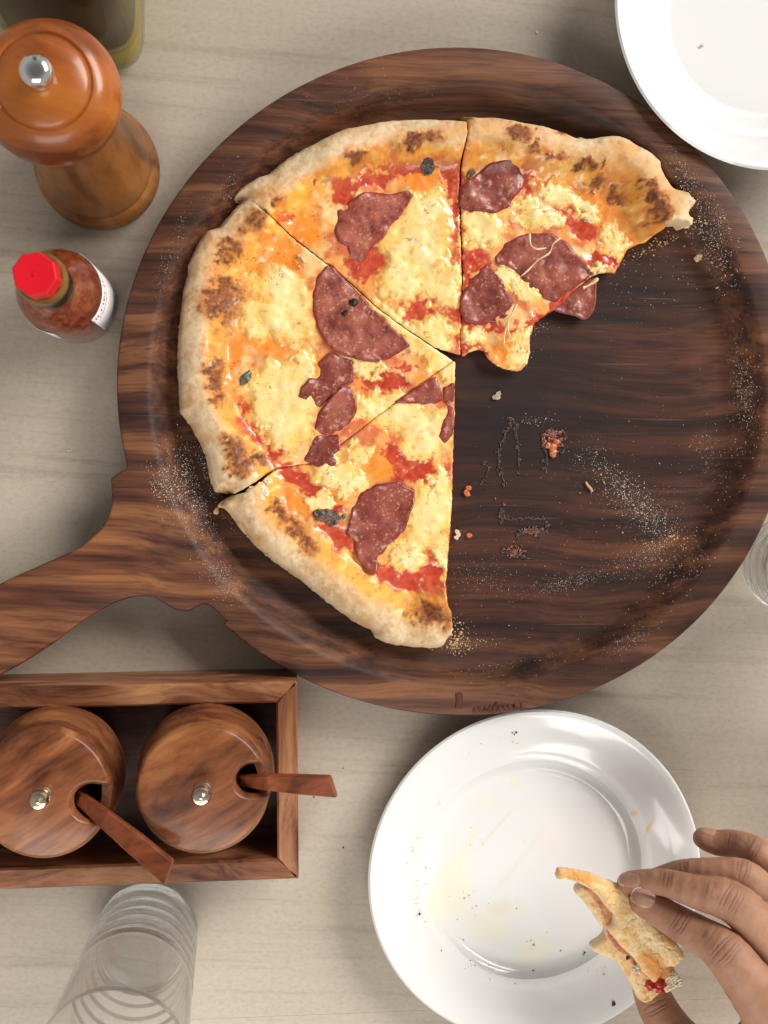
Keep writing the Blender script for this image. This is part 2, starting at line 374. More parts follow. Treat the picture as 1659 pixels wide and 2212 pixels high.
# ------------------------------------------------------------------ board with handle
def build_board():
    root = empty('pizza_board')
    tag(root, 'round dark rosewood serving board with raised rim and shaped handle, under the pizza', 'serving board')
    up = T('hn', [(888, 130), (880, 180), (840, 198), (790, 235), (775, 262), (782, 330), (778, 430), (750, 520), (700, 600), (640, 660), (560, 722), (480, 766), (400, 800), (250, 868), (100, 932), (0, 982), (-250, 1110), (-500, 1260), (-640, 1420)])
    lw = T('hn', [(-680, 1560), (-620, 1720), (-480, 1800), (-250, 1765), (0, 1625), (100, 1572), (250, 1482), (400, 1382), (500, 1305), (600, 1235), (700, 1172), (800, 1120), (900, 1085), (980, 1072), (1060, 1076), (1130, 1110), (1200, 1152), (1260, 1172), (1320, 1176), (1370, 1152), (1420, 1128), (1470, 1140), (1530, 1190), (1590, 1250)])
    hd = np.array([P(x, y, RZ)[:2] for x, y in spline(up+lw, 4)])
    a0 = math.atan2(hd[0, 1]-BC[1], hd[0, 0]-BC[0]); a1 = math.atan2(hd[-1, 1]-BC[1], hd[-1, 0]-BC[0])
    a0 %= 2*math.pi; a1 %= 2*math.pi                    # handle lies between a0 (upper) and a1 (lower)
    ang = np.linspace(a1, a0+2*math.pi if a0 < a1 else a0, 260)
    circ = np.array([(BC[0]+board_r(t)*math.cos(t), BC[1]+board_r(t)*math.sin(t)) for t in ang])
    out = np.concatenate([circ, hd[1:-1]])
    # offset helper (inward normal, smoothed)
    def inset(o, d):
        t = np.roll(o, -1, 0)-np.roll(o, 1, 0); t /= np.linalg.norm(t, axis=1)[:, None]+1e-12
        return o+np.stack([-t[:, 1], t[:, 0]], -1)*d
    loops = [(inset(out, .0022), RZ), (inset(out, .0008), RZ-.0005), (out, RZ-.002), (out, RZ-.010), (inset(out, .008), RZ-.019), (inset(out, .010), 0.001)]
    n = len(out); V = []; Fc = []
    for lp, z in loops: V += [(x, y, z) for x, y in lp]
    for j in range(len(loops)-1):
        for i in range(n):
            a = j*n+i; b = j*n+(i+1) % n; Fc.append([b, a, a+n, b+n])
    # bowl
    N = 300; prof = [(.922, RZ), (.914, RZ-.0003), (.903, RZ-.0018), (.888, RZ-.0055), (.872, RZ-.0095), (.856, RZ-.0128), (.840, RZ-.0148), (.822, RZ-.0157), (.80, BZ), (.55, BZ-.0003), (.28, BZ-.0003)]
    tt = np.arange(N)*2*math.pi/N; wob = fbm(np.cos(tt)*3, np.sin(tt)*3, 1., 3, 5)*.004
    k0 = len(V)
    for fr, z in prof:
        for i, t in enumerate(tt):
            r = board_r(t)*(fr+wob[i]*(fr > .84)); V.append((BC[0]+r*math.cos(t), BC[1]+r*math.sin(t), z))
    for j in range(len(prof)-1):
        for i in range(N):
            a = k0+j*N+i; b = k0+j*N+(i+1) % N; Fc.append([a, b, b+N, a+N])
    V.append((BC[0], BC[1], BZ-.0003)); c = len(V)-1; j = len(prof)-1
    for i in range(N): Fc.append([k0+j*N+i, k0+j*N+(i+1) % N, c])
    # flat rim between the outline and the bowl
    from mathutils.geometry import tessellate_polygon
    o3 = [Vector(V[i]) for i in range(n)]; i3 = [Vector(V[k0+i]) for i in range(N)][::-1]
    for t in tessellate_polygon([o3, i3]):
        q = [i if i < n else k0+(N-1-(i-n)) for i in t]
        p = [Vector(V[i]) for i in q]
        if (p[1]-p[0]).cross(p[2]-p[0]).z < 0: q = q[::-1]
        Fc.append(q)
    o = mesh_obj('board_body', V, Fc, M_board, root); o.data.set_sharp_from_angle(angle=R_(30))
    # red brown scribble on the rim
    M_mark = plain('brown_mark', (.085, .016, .008), .5)
    parts = []
    def stroke(pts, r):
        p = [P(*T1('k5', x, y), RZ+.0002) for x, y in spline(pts, 4)]; parts.append(tube(p, r, 6, .25))
    stroke([(88, 1752), (92, 1790), (86, 1825)], .0011); stroke([(101, 1750), (100, 1790), (103, 1826)], .0012); stroke([(112, 1756), (110, 1800)], .0008)
    stroke([(172, 1848), (180, 1825), (190, 1842), (200, 1822), (210, 1842), (222, 1838), (232, 1820), (228, 1842), (246, 1836), (262, 1812), (256, 1848), (270, 1836), (288, 1795), (276, 1850)], .0008)
    stroke([(296, 1842), (304, 1822), (316, 1838), (330, 1818), (340, 1836), (354, 1812), (366, 1830), (378, 1808), (372, 1832)], .0010)
    stroke([(412, 1800), (416, 1840)], .0006)
    V, Fc = join(parts); mesh_obj('scribbled_mark', V, Fc, M_mark, root)
    return root
build_board()

# ------------------------------------------------------------------ pizza
outC = T('k4', [(330, 805), (250, 800), (228, 750), (210, 690), (195, 590), (150, 500), (90, 400), (52, 350), (45, 200), (38, 90)])+T('k2', [(38, 1400), (48, 1200), (72, 1020), (92, 950), (95, 890), (120, 830), (180, 720), (215, 690), (265, 678), (300, 640), (340, 590), (400, 532)])
outA = T('k2', [(352, 540), (355, 500), (400, 452), (480, 405), (540, 385), (600, 332), (700, 270), (800, 215), (900, 165), (1000, 132), (1200, 96), (1400, 86), (1612, 96)])
outB = T('k3', [(108, 66), (200, 72), (300, 75), (400, 90), (480, 105), (560, 122), (650, 155), (690, 172), (750, 180), (880, 165), (940, 180), (985, 207), (1060, 245), (1120, 300), (1132, 350), (1160, 402), (1190, 430), (1250, 445), (1278, 475), (1302, 517), (1262, 572)])
outD = T('k4', [(1525, 1600), (1500, 1640), (1440, 1655), (1330, 1645), (1220, 1635), (1130, 1600), (1100, 1550), (1000, 1500), (900, 1430), (800, 1350), (700, 1270), (600, 1200), (520, 1140), (450, 1075), (400, 1000), (340, 920), (270, 865)])
cutAC = T('k2', [(515, 605), (600, 672), (720, 770), (850, 868), (1000, 990), (1150, 1130), (1330, 1260), (1450, 1340), (1562, 1412)])
cutAB = T('k2', [(1612, 96), (1612, 200), (1590, 300), (1588, 600), (1600, 900), (1600, 1100), (1592, 1385)])
cutCD = T('k4', [(345, 805), (420, 768), (500, 715), (580, 668), (760, 640), (930, 540), (1150, 370), (1350, 220), (1562, 70)])
rightD = T('k4', [(1562, 80), (1560, 200), (1562, 350), (1556, 480), (1552, 650), (1545, 850), (1535, 1000), (1525, 1150), (1512, 1300), (1508, 1400), (1526, 1440), (1530, 1540)])
biteB = T('k3', [(1270, 560), (1262, 600), (1240, 645), (1215, 620), (1160, 615), (1090, 670), (1040, 712), (1000, 722), (958, 742), (925, 800), (890, 866), (850, 862), (800, 872), (745, 900), (680, 960), (640, 1010), (590, 1050), (530, 1085), (480, 1128), (462, 1190), (462, 1260), (445, 1330), (418, 1360), (370, 1360), (310, 1342), (270, 1318), (245, 1288), (230, 1262), (205, 1254), (150, 1266), (118, 1290), (108, 1180)])
d2 = T('k4', [(300, 835), (335, 815), (420, 790), (500, 735)])+[(p[0]+.3, p[1]+.9) for p in cutCD[3:]]
crustline = spline(outD[::1]+outC+outA+outB, 4)
polyA = outA+cutAB[1:]+cutAC[::-1][1:]+T('k2', [(450, 560)])
polyB = outB+biteB+[(p[0]+2.6, p[1]) for p in cutAB[::-1][1:]]
sC = [(p[0]-1.3, p[1]+1.7) for p in cutAC]
polyC = cutCD+[(983, 781)]+sC[::-1][1:]+T('k2', [(470, 565)])+outC[::-1][:-1]
polyD = rightD+outD+d2
cx_m = lambda k, l: [(*T1(k, a[0], a[1]), a[2]*CR[k][2]/1.0953, a[3]*CR[k][2]/1.0953, *(a[4:] or (0,))) for a in l]
CHEESE = cx_m('k2', [(620, 1040, 190, 110, 20), (560, 1180, 190, 110, 0), (700, 1150, 100, 180, 0), (1350, 780, 190, 200, 0), (1300, 960, 170, 110, 0), (1400, 600, 110, 110, 0), (1500, 1000, 90, 130, 0), (1450, 1250, 110, 90, 0), (1350, 1290, 300, 60, 38), (1530, 1460, 60, 60, 0), (620, 1000, 120, 60, 0)])
CHEESE += cx_m('k4', [(620, 250, 200, 150), (650, 450, 130, 130), (560, 330, 130, 120), (1100, 120, 90, 40), (1300, 400, 230, 90, 10), (1180, 330, 170, 80), (1400, 520, 140, 90), (900, 690, 130, 70), (980, 740, 90, 60), (820, 840, 60, 50), (1420, 950, 130, 170), (1310, 1130, 110, 80), (1480, 850, 60, 200), (1500, 1100, 40, 130), (1050, 80, 70, 50), (740, 90, 40, 100), (1030, 590, 60, 60), (1480, 90, 90, 60)])
CHEESE += cx_m('k3', [(230, 640, 120, 70, -20), (200, 600, 100, 50), (620, 480, 90, 50, 20), (740, 540, 90, 40, 25), (560, 450, 70, 40), (340, 870, 50, 60, 60), (430, 960, 90, 40, 40), (180, 1190, 70, 45), (400, 1250, 60, 100, 10), (800, 850, 50, 30, -30), (500, 590, 130, 40), (880, 700, 60, 70), (440, 520, 60, 40)])
SAUCE = cx_m('k2', [(1530, 340, 80, 60), (1560, 430, 50, 110), (1300, 345, 190, 32, -6), (1080, 440, 170, 30, -12), (950, 490, 80, 60, -40), (890, 440, 60, 30), (1050, 900, 90, 70, 30), (1130, 860, 60, 80, 0), (1400, 1100, 130, 50, 10), (1470, 1150, 110, 55, 15), (1330, 1150, 70, 30), (1570, 1200, 35, 130), (640, 640, 45, 28, -40), (1570, 700, 25, 200), (1290, 1450, 50, 20)])
SAUCE += cx_m('k4', [(410, 330, 38, 120, 8), (470, 470, 60, 50, 40), (560, 570, 70, 45, 35), (690, 720, 80, 55, 20), (780, 790, 110, 40, 45), (870, 870, 90, 35, 30), (900, 1010, 90, 50, 30), (1380, 690, 170, 60, -10), (1250, 600, 90, 40, 40), (1350, 1240, 190, 55, 10), (1440, 1180, 80, 90), (1300, 1300, 170, 45, 15), (1180, 1210, 90, 40), (1140, 180, 110, 45), (1220, 190, 90, 30), (960, 1060, 80, 60, 40), (1430, 1340, 80, 30)])
SAUCE += cx_m('k3', [(140, 700, 30, 60), (190, 790, 80, 60, 40), (130, 860, 25, 90), (640, 590, 70, 35, 30), (720, 640, 80, 50), (560, 1080, 70, 25, -20), (500, 1110, 70, 25, -20), (260, 1140, 140, 22, 0), (180, 1250, 70, 20), (900, 255, 26, 18, 0), (870, 225, 14, 8), (640, 1000, 90, 40, -35), (450, 380, 25, 90), (130, 1120, 25, 60), (820, 790, 70, 40)])
ORANGE = cx_m('k2', [(700, 640, 120, 90, 40), (750, 720, 110, 60, 40), (620, 560, 60, 60), (600, 750, 130, 60, 40), (640, 860, 120, 60, 30), (460, 900, 80, 130, 20), (400, 780, 60, 60), (1380, 420, 120, 60), (1200, 320, 200, 40, -10), (560, 1330, 170, 50, 15), (360, 1330, 50, 110), (380, 1200, 40, 130), (1500, 240, 120, 50), (1250, 270, 150, 40, -10), (1380, 480, 60, 60), (1180, 860, 50, 60)])
ORANGE += cx_m('k4', [(340, 60, 60, 80), (1180, 610, 110, 70), (1150, 660, 100, 70), (700, 860, 90, 60, 45), (640, 960, 90, 60, 40), (1250, 1330, 170, 35, 10), (880, 820, 90, 50), (330, 180, 40, 130), (780, 90, 50, 60), (1060, 210, 50, 60), (1180, 280, 80, 30)])
ORANGE += cx_m('k3', [(900, 560, 220, 90, 30), (620, 380, 180, 80, 15), (700, 660, 70, 50), (880, 640, 90, 50, 30), (330, 1280, 60, 70), (800, 420, 130, 90), (900, 760, 90, 50), (300, 230, 120, 40)])
GOLD = cx_m('k2', [(430, 720, 110, 90, -50), (330, 830, 80, 90, -60), (270, 920, 70, 120, 10), (300, 1090, 110, 130, 0), (300, 1250, 80, 100), (250, 1420, 70, 120), (1330, 230, 200, 60, -8), (1500, 190, 90, 50), (1030, 320, 110, 60, -30), (560, 540, 80, 70), (1180, 280, 120, 50, -15), (880, 370, 60, 40)])
GOLD += cx_m('k4', [(240, 150, 60, 150), (290, 300, 60, 110), (370, 570, 80, 130, -20), (470, 630, 90, 50, 10), (590, 900, 120, 90, 40), (720, 1020, 150, 80, 42), (840, 1170, 110, 50, 40), (1400, 1430, 150, 90, 5)])
GOLD += cx_m('k3', [(400, 180, 130, 60), (270, 150, 110, 60), (150, 180, 60, 110), (250, 240, 160, 50), (620, 170, 70, 45), (560, 300, 180, 70, 15), (860, 340, 130, 110), (1010, 440, 140, 120, 20), (1000, 560, 140, 90, -20), (720, 320, 110, 60), (890, 290, 90, 90), (1130, 560, 80, 30, -30), (480, 230, 70, 60)])
CHAR = cx_m('k2', [(470, 660, 60, 42, -30), (350, 800, 46, 40, -20), (300, 870, 50, 36, -20), (290, 1100, 92, 100, 0), (330, 1010, 60, 40), (250, 1450, 50, 40), (1360, 230, 110, 30, -8), (1320, 260, 50, 20), (1030, 320, 50, 28, -20), (600, 552, 22, 24), (790, 440, 14, 10), (700, 880, 22, 20), (500, 620, 30, 24)])
CHAR += cx_m('k4', [(265, 170, 34, 60, 10), (255, 280, 42, 50, 0), (360, 560, 48, 90, -22), (400, 650, 50, 42), (480, 610, 60, 32, 20), (600, 900, 70, 40, 40), (680, 980, 80, 45, 45), (740, 1060, 70, 38, 40), (1400, 1450, 90, 48, 0), (1480, 1470, 50, 40), (560, 870, 40, 24)])
CHAR += cx_m('k3', [(398, 172, 52, 40), (590, 290, 38, 20), (740, 330, 38, 26), (610, 165, 22, 26), (812, 340, 10, 30), (790, 420, 50, 26), (1060, 500, 44, 40), (1090, 560, 50, 44), (1040, 440, 40, 26), (890, 480, 50, 24, 20), (700, 350, 30, 20), (488, 158, 12, 9), (460, 250, 40, 18)])
PALE = cx_m('k3', [(820, 230, 130, 60, 10), (1010, 280, 90, 80, 20), (1090, 390, 60, 110, -20), (1180, 480, 80, 60), (330, 100, 300, 16, 3)])
PALE += cx_m('k4', [(1300, 1560, 260, 60, 5), (460, 1000, 90, 50, 50)])
def blobs(L, x, y, wx, wy, soft=.22):
    r = np.zeros(x.shape); X = x+wx; Y = y+wy
    for cx_, cy_, a, b, g in L:
        g = R_(g); c = math.cos(g); s = math.sin(g); dx = X-cx_; dy = Y-cy_
        u = (dx*c+dy*s)/a; v = (-dx*s+dy*c)/b; d = np.sqrt(u*u+v*v)
        r = np.maximum(r, 1-sstep(1-soft, 1+soft, d))
    return r
def pizza_fun(x, y, ed, low=False):
    n40 = fbm(x, y, 60, 3, 1); n15 = fbm(x, y, 20, 3, 2); n6 = fbm(x, y, 7, 3, 3); n3 = fbm(x, y, 3.2, 2, 4)
    d, _, _ = pdist(crustline, x, y, False)
    wx = n15*9+n6*4; wy = fbm(x, y, 20, 3, 11)*9+fbm(x, y, 7, 2, 12)*4
    # --- colour of the middle
    mm = sstep(-.25, .55, n15*.7+n40*.5)
    col = mixc(np.broadcast_to(np.array([.80, .33, .075]), x.shape+(3,)), (.88, .60, .27), mm*.9)
    col = mixc(col, (.60, .10, .035), sstep(-.05, .65, fbm(x, y, 30, 3, 21))*.8)
    og = blobs(ORANGE, x, y, wx, wy, .45)
    col = mixc(col, (.84, .26, .018), og*.9)
    sa = sstep(.12, .72, blobs(SAUCE, x, y, wx*1.6, wy*1.6, .6)+.22*n15+.08*n6)*.95
    sc = mixc(np.broadcast_to(np.array([.46, .022, .010]), x.shape+(3,)), (.60, .085, .025), sstep(-.3, .9, n6*.6+n15*.5))
    col = col*(1-sa[..., None])+sc*sa[..., None]
    n25 = fbm(x, y, 34, 2, 91); n10 = fbm(x, y, 11, 2, 92)
    chs = blobs(CHEESE, x, y, wx*1.6, wy*1.6, .62)
    tt = np.clip(chs*1.08+.30*n25+.07*n10-.13, 0, 1)*sstep(.02, .3, chs)
    ch = sstep(.22, .62, tt); chz = sstep(.15, .9, chs)
    for c_, lo_, hi_, st_ in (((.86, .44, .10), .05, .38, .8), ((.88, .57, .16), .28, .60, .95), ((.89, .66, .26), .50, .82, .95), ((.90, .74, .38), .82, 1.08, .8)):
        col = mixc(col, c_, sstep(lo_, hi_, tt)*st_)
    col = mixc(col, (.88, .55, .11), sstep(.0, .8, fbm(x, y, 42, 2, 39))*.55*ch)
    col = mixc(col, (.80, .33, .04), sstep(.45, .95, fbm(x, y, 17, 2, 33))*.55*ch)
    col = mixc(col, (.55, .13, .02), sstep(.72, 1.0, fbm(x, y, 9, 2, 35))*.55)
    col = mixc(col, (.93, .78, .45), sstep(.6, 1.0, fbm(x, y, 12, 3, 37))*.5*(1-ch))
    # --- crust
    t = d+n15*7+n40*9+n6*3
    wp = 66+9*n40
    gold = np.maximum(blobs(GOLD, x, y, wx*1.2, wy*1.2, .35), 0)
    band = 1-sstep(wp+28, wp+62, t)                              # oily golden inner slope
    bc_ = mixc(np.broadcast_to(np.array([.88, .40, .045]), x.shape+(3,)), (.80, .25, .022), sstep(-.2, .7, n15))
    bc_ = mixc(bc_, (.90, .58, .15), sstep(.1, .8, fbm(x, y, 18, 3, 41)))
    bc_ = mixc(bc_, (.30, .10, .025), sstep(.55, .95, n6+.25*n15)*.6)
    keep = 1-np.maximum(ch, sa*.9)*sstep(wp+5, wp+40, t)
    col = col*(1-(band*keep)[..., None])+bc_*(band*keep)[..., None]
    pale = 1-sstep(wp-11, wp+9, t)
    pale = np.maximum(pale, blobs(PALE, x, y, wx, wy, .3))
    fl = mixc(np.broadcast_to(np.array([.60, .38, .19]), x.shape+(3,)), (.74, .61, .44), sstep(-.8, .4, n15*.5+n6*.5+n40*.4+.15))
    fl = mixc(fl, (.78, .68, .54), sstep(.2, .9, n3*.7+n6*.5)*.75)
    fl = mixc(fl, (.60, .34, .13), sstep(.15, .9, fbm(x, y, 45, 3, 43)+.3*n6)*.65)
    fl = mixc(fl, (.46, .28, .13), sstep(.55, .95, fbm(x, y, 6, 2, 45))*.35)
    fl = fl*np.array([.96, .88, .74])
    col = col*(1-pale[..., None])+fl*pale[..., None]
    gm = gold*(1-sstep(120, 210, t))
    gc = mixc(np.broadcast_to(np.array([.70, .33, .060]), x.shape+(3,)), (.58, .19, .028), sstep(-.3, .7, n15))
    gm2 = gm*(.5+.4*sstep(-.5, .5, n6))*np.where(pale > .5, .75, 1)
    col = col*(1-gm2[..., None])+gc*gm2[..., None]
    cb = blobs([(a_, b_, c_*1.1, d_*1.1, e_) for a_, b_, c_, d_, e_ in CHAR], x, y, wx*1.4, wy*1.4, .75)
    cbn = cb+.42*n6+.26*n15+.12
    col = mixc(col, (.55, .21, .04), sstep(.0, .7, cb+.2*n15)*.9)
    col = mixc(col, (.23, .060, .014), sstep(.38, 1.15, cbn)*sstep(0, .4, cb)*.9)
    dots = cb*sstep(.0, .6, n6*.6+n3*.7)
    col = mixc(col, (.050, .017, .009), dots*.85)
    # pepper specks
    sp = sstep(.80, .88, vn(x/3.1, y/3.1, 77))*sstep(.68, .8, vn(x/40, y/40, 78))*(1-pale)
    col = mixc(col, (.06, .03, .015), sp*.6)
    # --- height
    W = 124.+14*n40; u = np.clip((d+2*n15)/W, 0, 1)
    up = np.sqrt(np.clip(1-(1-np.clip(u/.42, 0, 1))**2, 0, 1)); dn = .5+.5*np.cos(np.clip((u-.42)/.58, 0, 1)*math.pi)
    prof = np.where(u < .42, up, dn)
    amp = .0132*(1+.22*fbm(x, y, 130, 2, 51))
    z = BZ+.0065+prof*amp-.0045*(1-sstep(0, 14, d))
    fold = sstep(.25, .4, np.abs(fbm(x, y, 46, 2, 55)))
    crm = 1-sstep(70, 130, d)
    z += crm*(n40*.0008+n15*.00020+n6*.00010)
    z += (1-crm)*(n40*.0009+fbm(x, y, 28, 2, 58)*.0007+n15*.00014+n6*.00005)
    z += chz*(.0013+.0006*n25)*(1-pale)-sa*.0004*(1-pale)+cb*.0010
    if low: return z
    z += n3*.00004
    z -= .0007*(1-sstep(0, 3, ed))
    oil = np.clip((1-pale)*(.55+.45*sstep(-.5, .6, n40+n15*.4))-.5*cb-.25*gm, 0, 1)
    oil = np.where(pale > .5, 0., oil)
    return z, col, oil
M_pizza = vmat('pizza_surface', .80, .26, (420, .15, .0005), .10, sss=.14, srad=(1, .6, .3), coat=.8)
M_meat = vmat('salami_meat', .50, .26, (800, .28, .0005), .30, sss=.05, coat=.45)
M_basil = vmat('cooked_basil', .6, .4, (900, .4, .0005), .3, coat=.5)
M_string = plain('melted_cheese_string', (.82, .58, .34), .25, sss=.2)
M_pepper = plain('peppercorn_black', (.018, .015, .015), .45, nb=(900, .6, .0006))

def meat_fun(dz=.0018, tone=0., curl=.0012, seed=0, hue=1.):
    def f(x, y, ed):
        z = pizza_fun(x, y, None, low=True)
        zs = z*.6+.4*(BZ+.0085)
        n15 = fbm(x, y, 22, 3, 60+seed); n6 = fbm(x, y, 8, 3, 61+seed); n3 = fbm(x, y, 3.4, 2, 62+seed)
        n30 = fbm(x, y, 34, 2, 70+seed)
        z = z*.75+.25*(BZ+.0085)+dz*.30+.0006*n30+.00016*n15-.0004*(1-sstep(0, 20, ed))*sstep(-.3, .5, fbm(x, y, 30, 2, 95))+.00006*n6+curl*.7*(1-sstep(0, 16, ed))*(.2+1.2*n30)
        z -= .0007*(1-sstep(0, 3, ed))
        col = mixc(np.broadcast_to(np.array([.215, .036, .024]), x.shape+(3,)), (.36, .100, .062), sstep(-.6, .8, n30*.7+n15*.4+tone))
        col = mixc(col, (.50, .20, .13), sstep(.3, .8, n6*.6+n15*.35+tone*.35)*.6)
        col = mixc(col, (.58, .33, .22), sstep(.5, .9, fbm(x, y, 4.5, 2, 65+seed)+n15*.25)*.8)
        col = mixc(col, (.10, .012, .010), sstep(.2, .75, -n6*.6-n15*.4-n30*.2)*.8)
        col = mixc(col, (.24, .020, .014), (1-sstep(2, 10+6*n15, ed))*.8)
        return z, col*hue, np.clip(.45+.5*n15, 0, 1)
    return f
TONE = {'salami': .0}
def slice_root(name, label, poly, seed, amp=1.3):
    root = empty('pizza_slice'); tag(root, label, 'pizza slice', 'cut slices of the pizza')
    o = field_mesh('pizza_base', rough_poly(poly, amp, 9., 3., 3), 2.0, BZ+.009, pizza_fun, M_pizza, root, bottom=BZ+.0006, under=.002)
    o.data.name = 'pizza_base'; return root
rA = slice_root('A', 'upper left slice with one torn piece of salami and tomato near the vertical cut', polyA, 3)
rB = slice_root('B', 'ragged slice at the upper right with four pieces of salami and a bitten inner edge', polyB, 5, 1.8)
rC = slice_root('C', 'large left slice topped with a half moon of salami and charred crust', polyC, 7)
rD = slice_root('D', 'lowest slice with a curled salami piece and sauce beside the empty board', polyD, 9)
def salami(root, k, pts, lab=None, **kw):
    p = np.array(T(k, pts))
    o = field_mesh('salami_piece', rough_poly(p, 1.6 if np.ptp(p, 0).min() > 75 else .6, 11., 2.5, 40+len(bpy.data.objects)), 2.0, BZ+.0105, meat_fun(**kw), M_meat, root, thick=.0022)
    if lab: o['label'] = lab
    return o
salami(rA, 'k2', [(920, 590), (1000, 530), (1060, 490), (1130, 478), (1200, 500), (1290, 482), (1330, 510), (1290, 580), (1260, 640), (1200, 700), (1160, 750), (1110, 790), (1070, 860), (1035, 885), (990, 850), (975, 790), (920, 750), (900, 690), (905, 630)], tone=.25, seed=1, dz=.0022, curl=.0016, hue=1.12)
salami(rB, 'k3', [(105, 430), (180, 370), (260, 310), (350, 293), (405, 295), (425, 330), (440, 380), (430, 430), (385, 480), (350, 530), (290, 555), (200, 550), (130, 545), (98, 515)], tone=-.1, seed=2, dz=.0025, hue=.9)
salami(rB, 'k3', [(285, 780), (340, 710), (420, 668), (500, 655), (580, 665), (640, 700), (690, 750), (740, 800), (782, 868), (740, 905), (690, 935), (640, 965), (600, 1010), (560, 1000), (500, 960), (440, 930), (405, 880), (350, 830), (290, 815)], tone=.1, seed=3, dz=.0024)
salami(rB, 'k3', [(240, 815), (290, 860), (330, 920), (380, 1010), (360, 1080), (290, 1110), (210, 1130), (130, 1110), (105, 1050), (112, 990), (150, 900), (195, 850)], tone=.1, seed=4, hue=.95)
o = field_mesh('salami_piece', rough_poly(spline(T('k3', [(575, 1045), (640, 985), (715, 930), (790, 888), (797, 970), (785, 1050), (745, 1100), (690, 1082)]), 4, True), .8, 6., 2.5, 66), 2.0, BZ+.008,
               lambda x, y, ed: (BZ+.0052+.0006*fbm(x, y, 20, 3, 5)+.0008*(1-sstep(0, 12, ed)), meat_fun(seed=5, hue=.9)(x, y, ed)[1], np.full(x.shape, .4)), M_meat, rB, thick=.0016)
o['label'] = 'salami end sticking out past the bitten edge'
salami(rC, 'k2', [(860, 890), (810, 950), (785, 1040), (782, 1140), (808, 1230), (850, 1310), (905, 1362), (980, 1392), (1060, 1412), (1130, 1420), (1200, 1402), (1270, 1362), (1320, 1326), (1250, 1260), (1150, 1160), (1050, 1050), (960, 960), (900, 900)], 'large half moon slice of salami with peppercorns', tone=.22, seed=6, dz=.0026, curl=.0008)
salami(rC, 'k4', [(870, 30), (930, 40), (1000, 80), (1008, 190), (940, 230), (870, 290), (825, 330), (760, 310), (700, 270), (720, 220), (780, 150), (820, 80)], tone=-.15, seed=7, dz=.0018, hue=.95)
salami(rC, 'k4', [(790, 490), (850, 465), (930, 475), (940, 560), (905, 650), (860, 660), (800, 650), (730, 620), (755, 565)], tone=-.15, seed=9, dz=.0018, hue=.9)
salami(rC, 'k4', [(1000, 200), (1020, 290), (1025, 360), (990, 420), (930, 470), (850, 480), (785, 455), (800, 380), (850, 320), (900, 250), (950, 210)], tone=.2, seed=8, dz=.0034, curl=.0018)
salami(rD, 'k4', [(1200, 742), (1260, 732), (1290, 760), (1340, 785), (1340, 850), (1310, 930), (1290, 1000), (1240, 1060), (1180, 1120), (1150, 1190), (1130, 1240), (1070, 1222), (1030, 1160), (1005, 1090), (960, 1030), (985, 960), (1000, 880), (1050, 800), (1130, 752)], 'curled oval of dark salami', tone=-.12, seed=10, dz=.0028, curl=.0022)
salami(rD, 'k4', [(1462, 148), (1490, 220), (1495, 290), (1450, 325), (1340, 310), (1225, 305), (1290, 260), (1380, 205)], tone=.05, seed=11, hue=1.05)
salami(rD, 'k4', [(1495, 215), (1558, 195), (1558, 350), (1552, 480), (1510, 530), (1472, 490), (1495, 420), (1518, 340), (1500, 300)], tone=.1, seed=12, hue=1.05)
def leaf(root, k, pts, colr, dz=.0022):
    def f(x, y, ed):
        z = pizza_fun(x, y, None, low=True)+dz*.38+.0011*fbm(x, y, 11, 3, 71)-.0002*(1-sstep(0, 4, ed))
        c = mixc(np.broadcast_to(np.array(colr), x.shape+(3,)), (.12, .06, .035), sstep(-.2, .7, fbm(x, y, 10, 3, 72)))
        return z, c, np.full(x.shape, .6)
    field_mesh('basil_leaf', rough_poly(T(k, pts), 2.6, 5., 1.5, 4), 1.2, BZ+.0105, f, M_basil, root, thick=.0018)
leaf(rA, 'k2', [(1372, 345), (1400, 312), (1440, 318), (1455, 350), (1440, 385), (1400, 392)], (.045, .035, .030))
leaf(rB, 'k3', [(136, 372), (150, 345), (176, 335), (190, 352), (170, 372), (148, 385)], (.035, .055, .018))
leaf(rC, 'k4', [(388, 205), (380, 175), (410, 140), (440, 120), (452, 150), (435, 185), (415, 210)], (.10, .13, .08))
leaf(rD, 'k4', [(778, 915), (800, 890), (850, 888), (905, 895), (938, 930), (915, 975), (880, 985), (850, 960), (800, 945)], (.085, .055, .035))
leaf(rD, 'k4', [(930, 925), (965, 915), (960, 945), (930, 955)], (.06, .10, .02))
def strings(root, k, paths, r=.00045):
    pr = []
    for pts in paths:
        pp = spline(T(k, pts), 5); zz = pizza_fun(pp[:, 0], pp[:, 1], None, low=True)+.0042
        pr.append(tube([P(a, b, c) for (a, b), c in zip(pp, zz)], [r*(1+.5*math.sin(i*.7)) for i in range(len(pp))], 6))
    V, Fc = join(pr); mesh_obj('cheese_string', V, Fc, M_string, root)
strings(rB, 'k3', [[(610, 690), (575, 720), (555, 765), (500, 800), (450, 850), (410, 885)], [(455, 665), (460, 720), (490, 745), (540, 740)]])
strings(rB, 'k3', [[(392, 1025), (365, 1080), (345, 1120), (350, 1170), (372, 1210)], [(345, 1120), (330, 1170), (325, 1220)]], .0006)
strings(rB, 'k3', [[(800, 895), (760, 925), (725, 942)]], .0009)
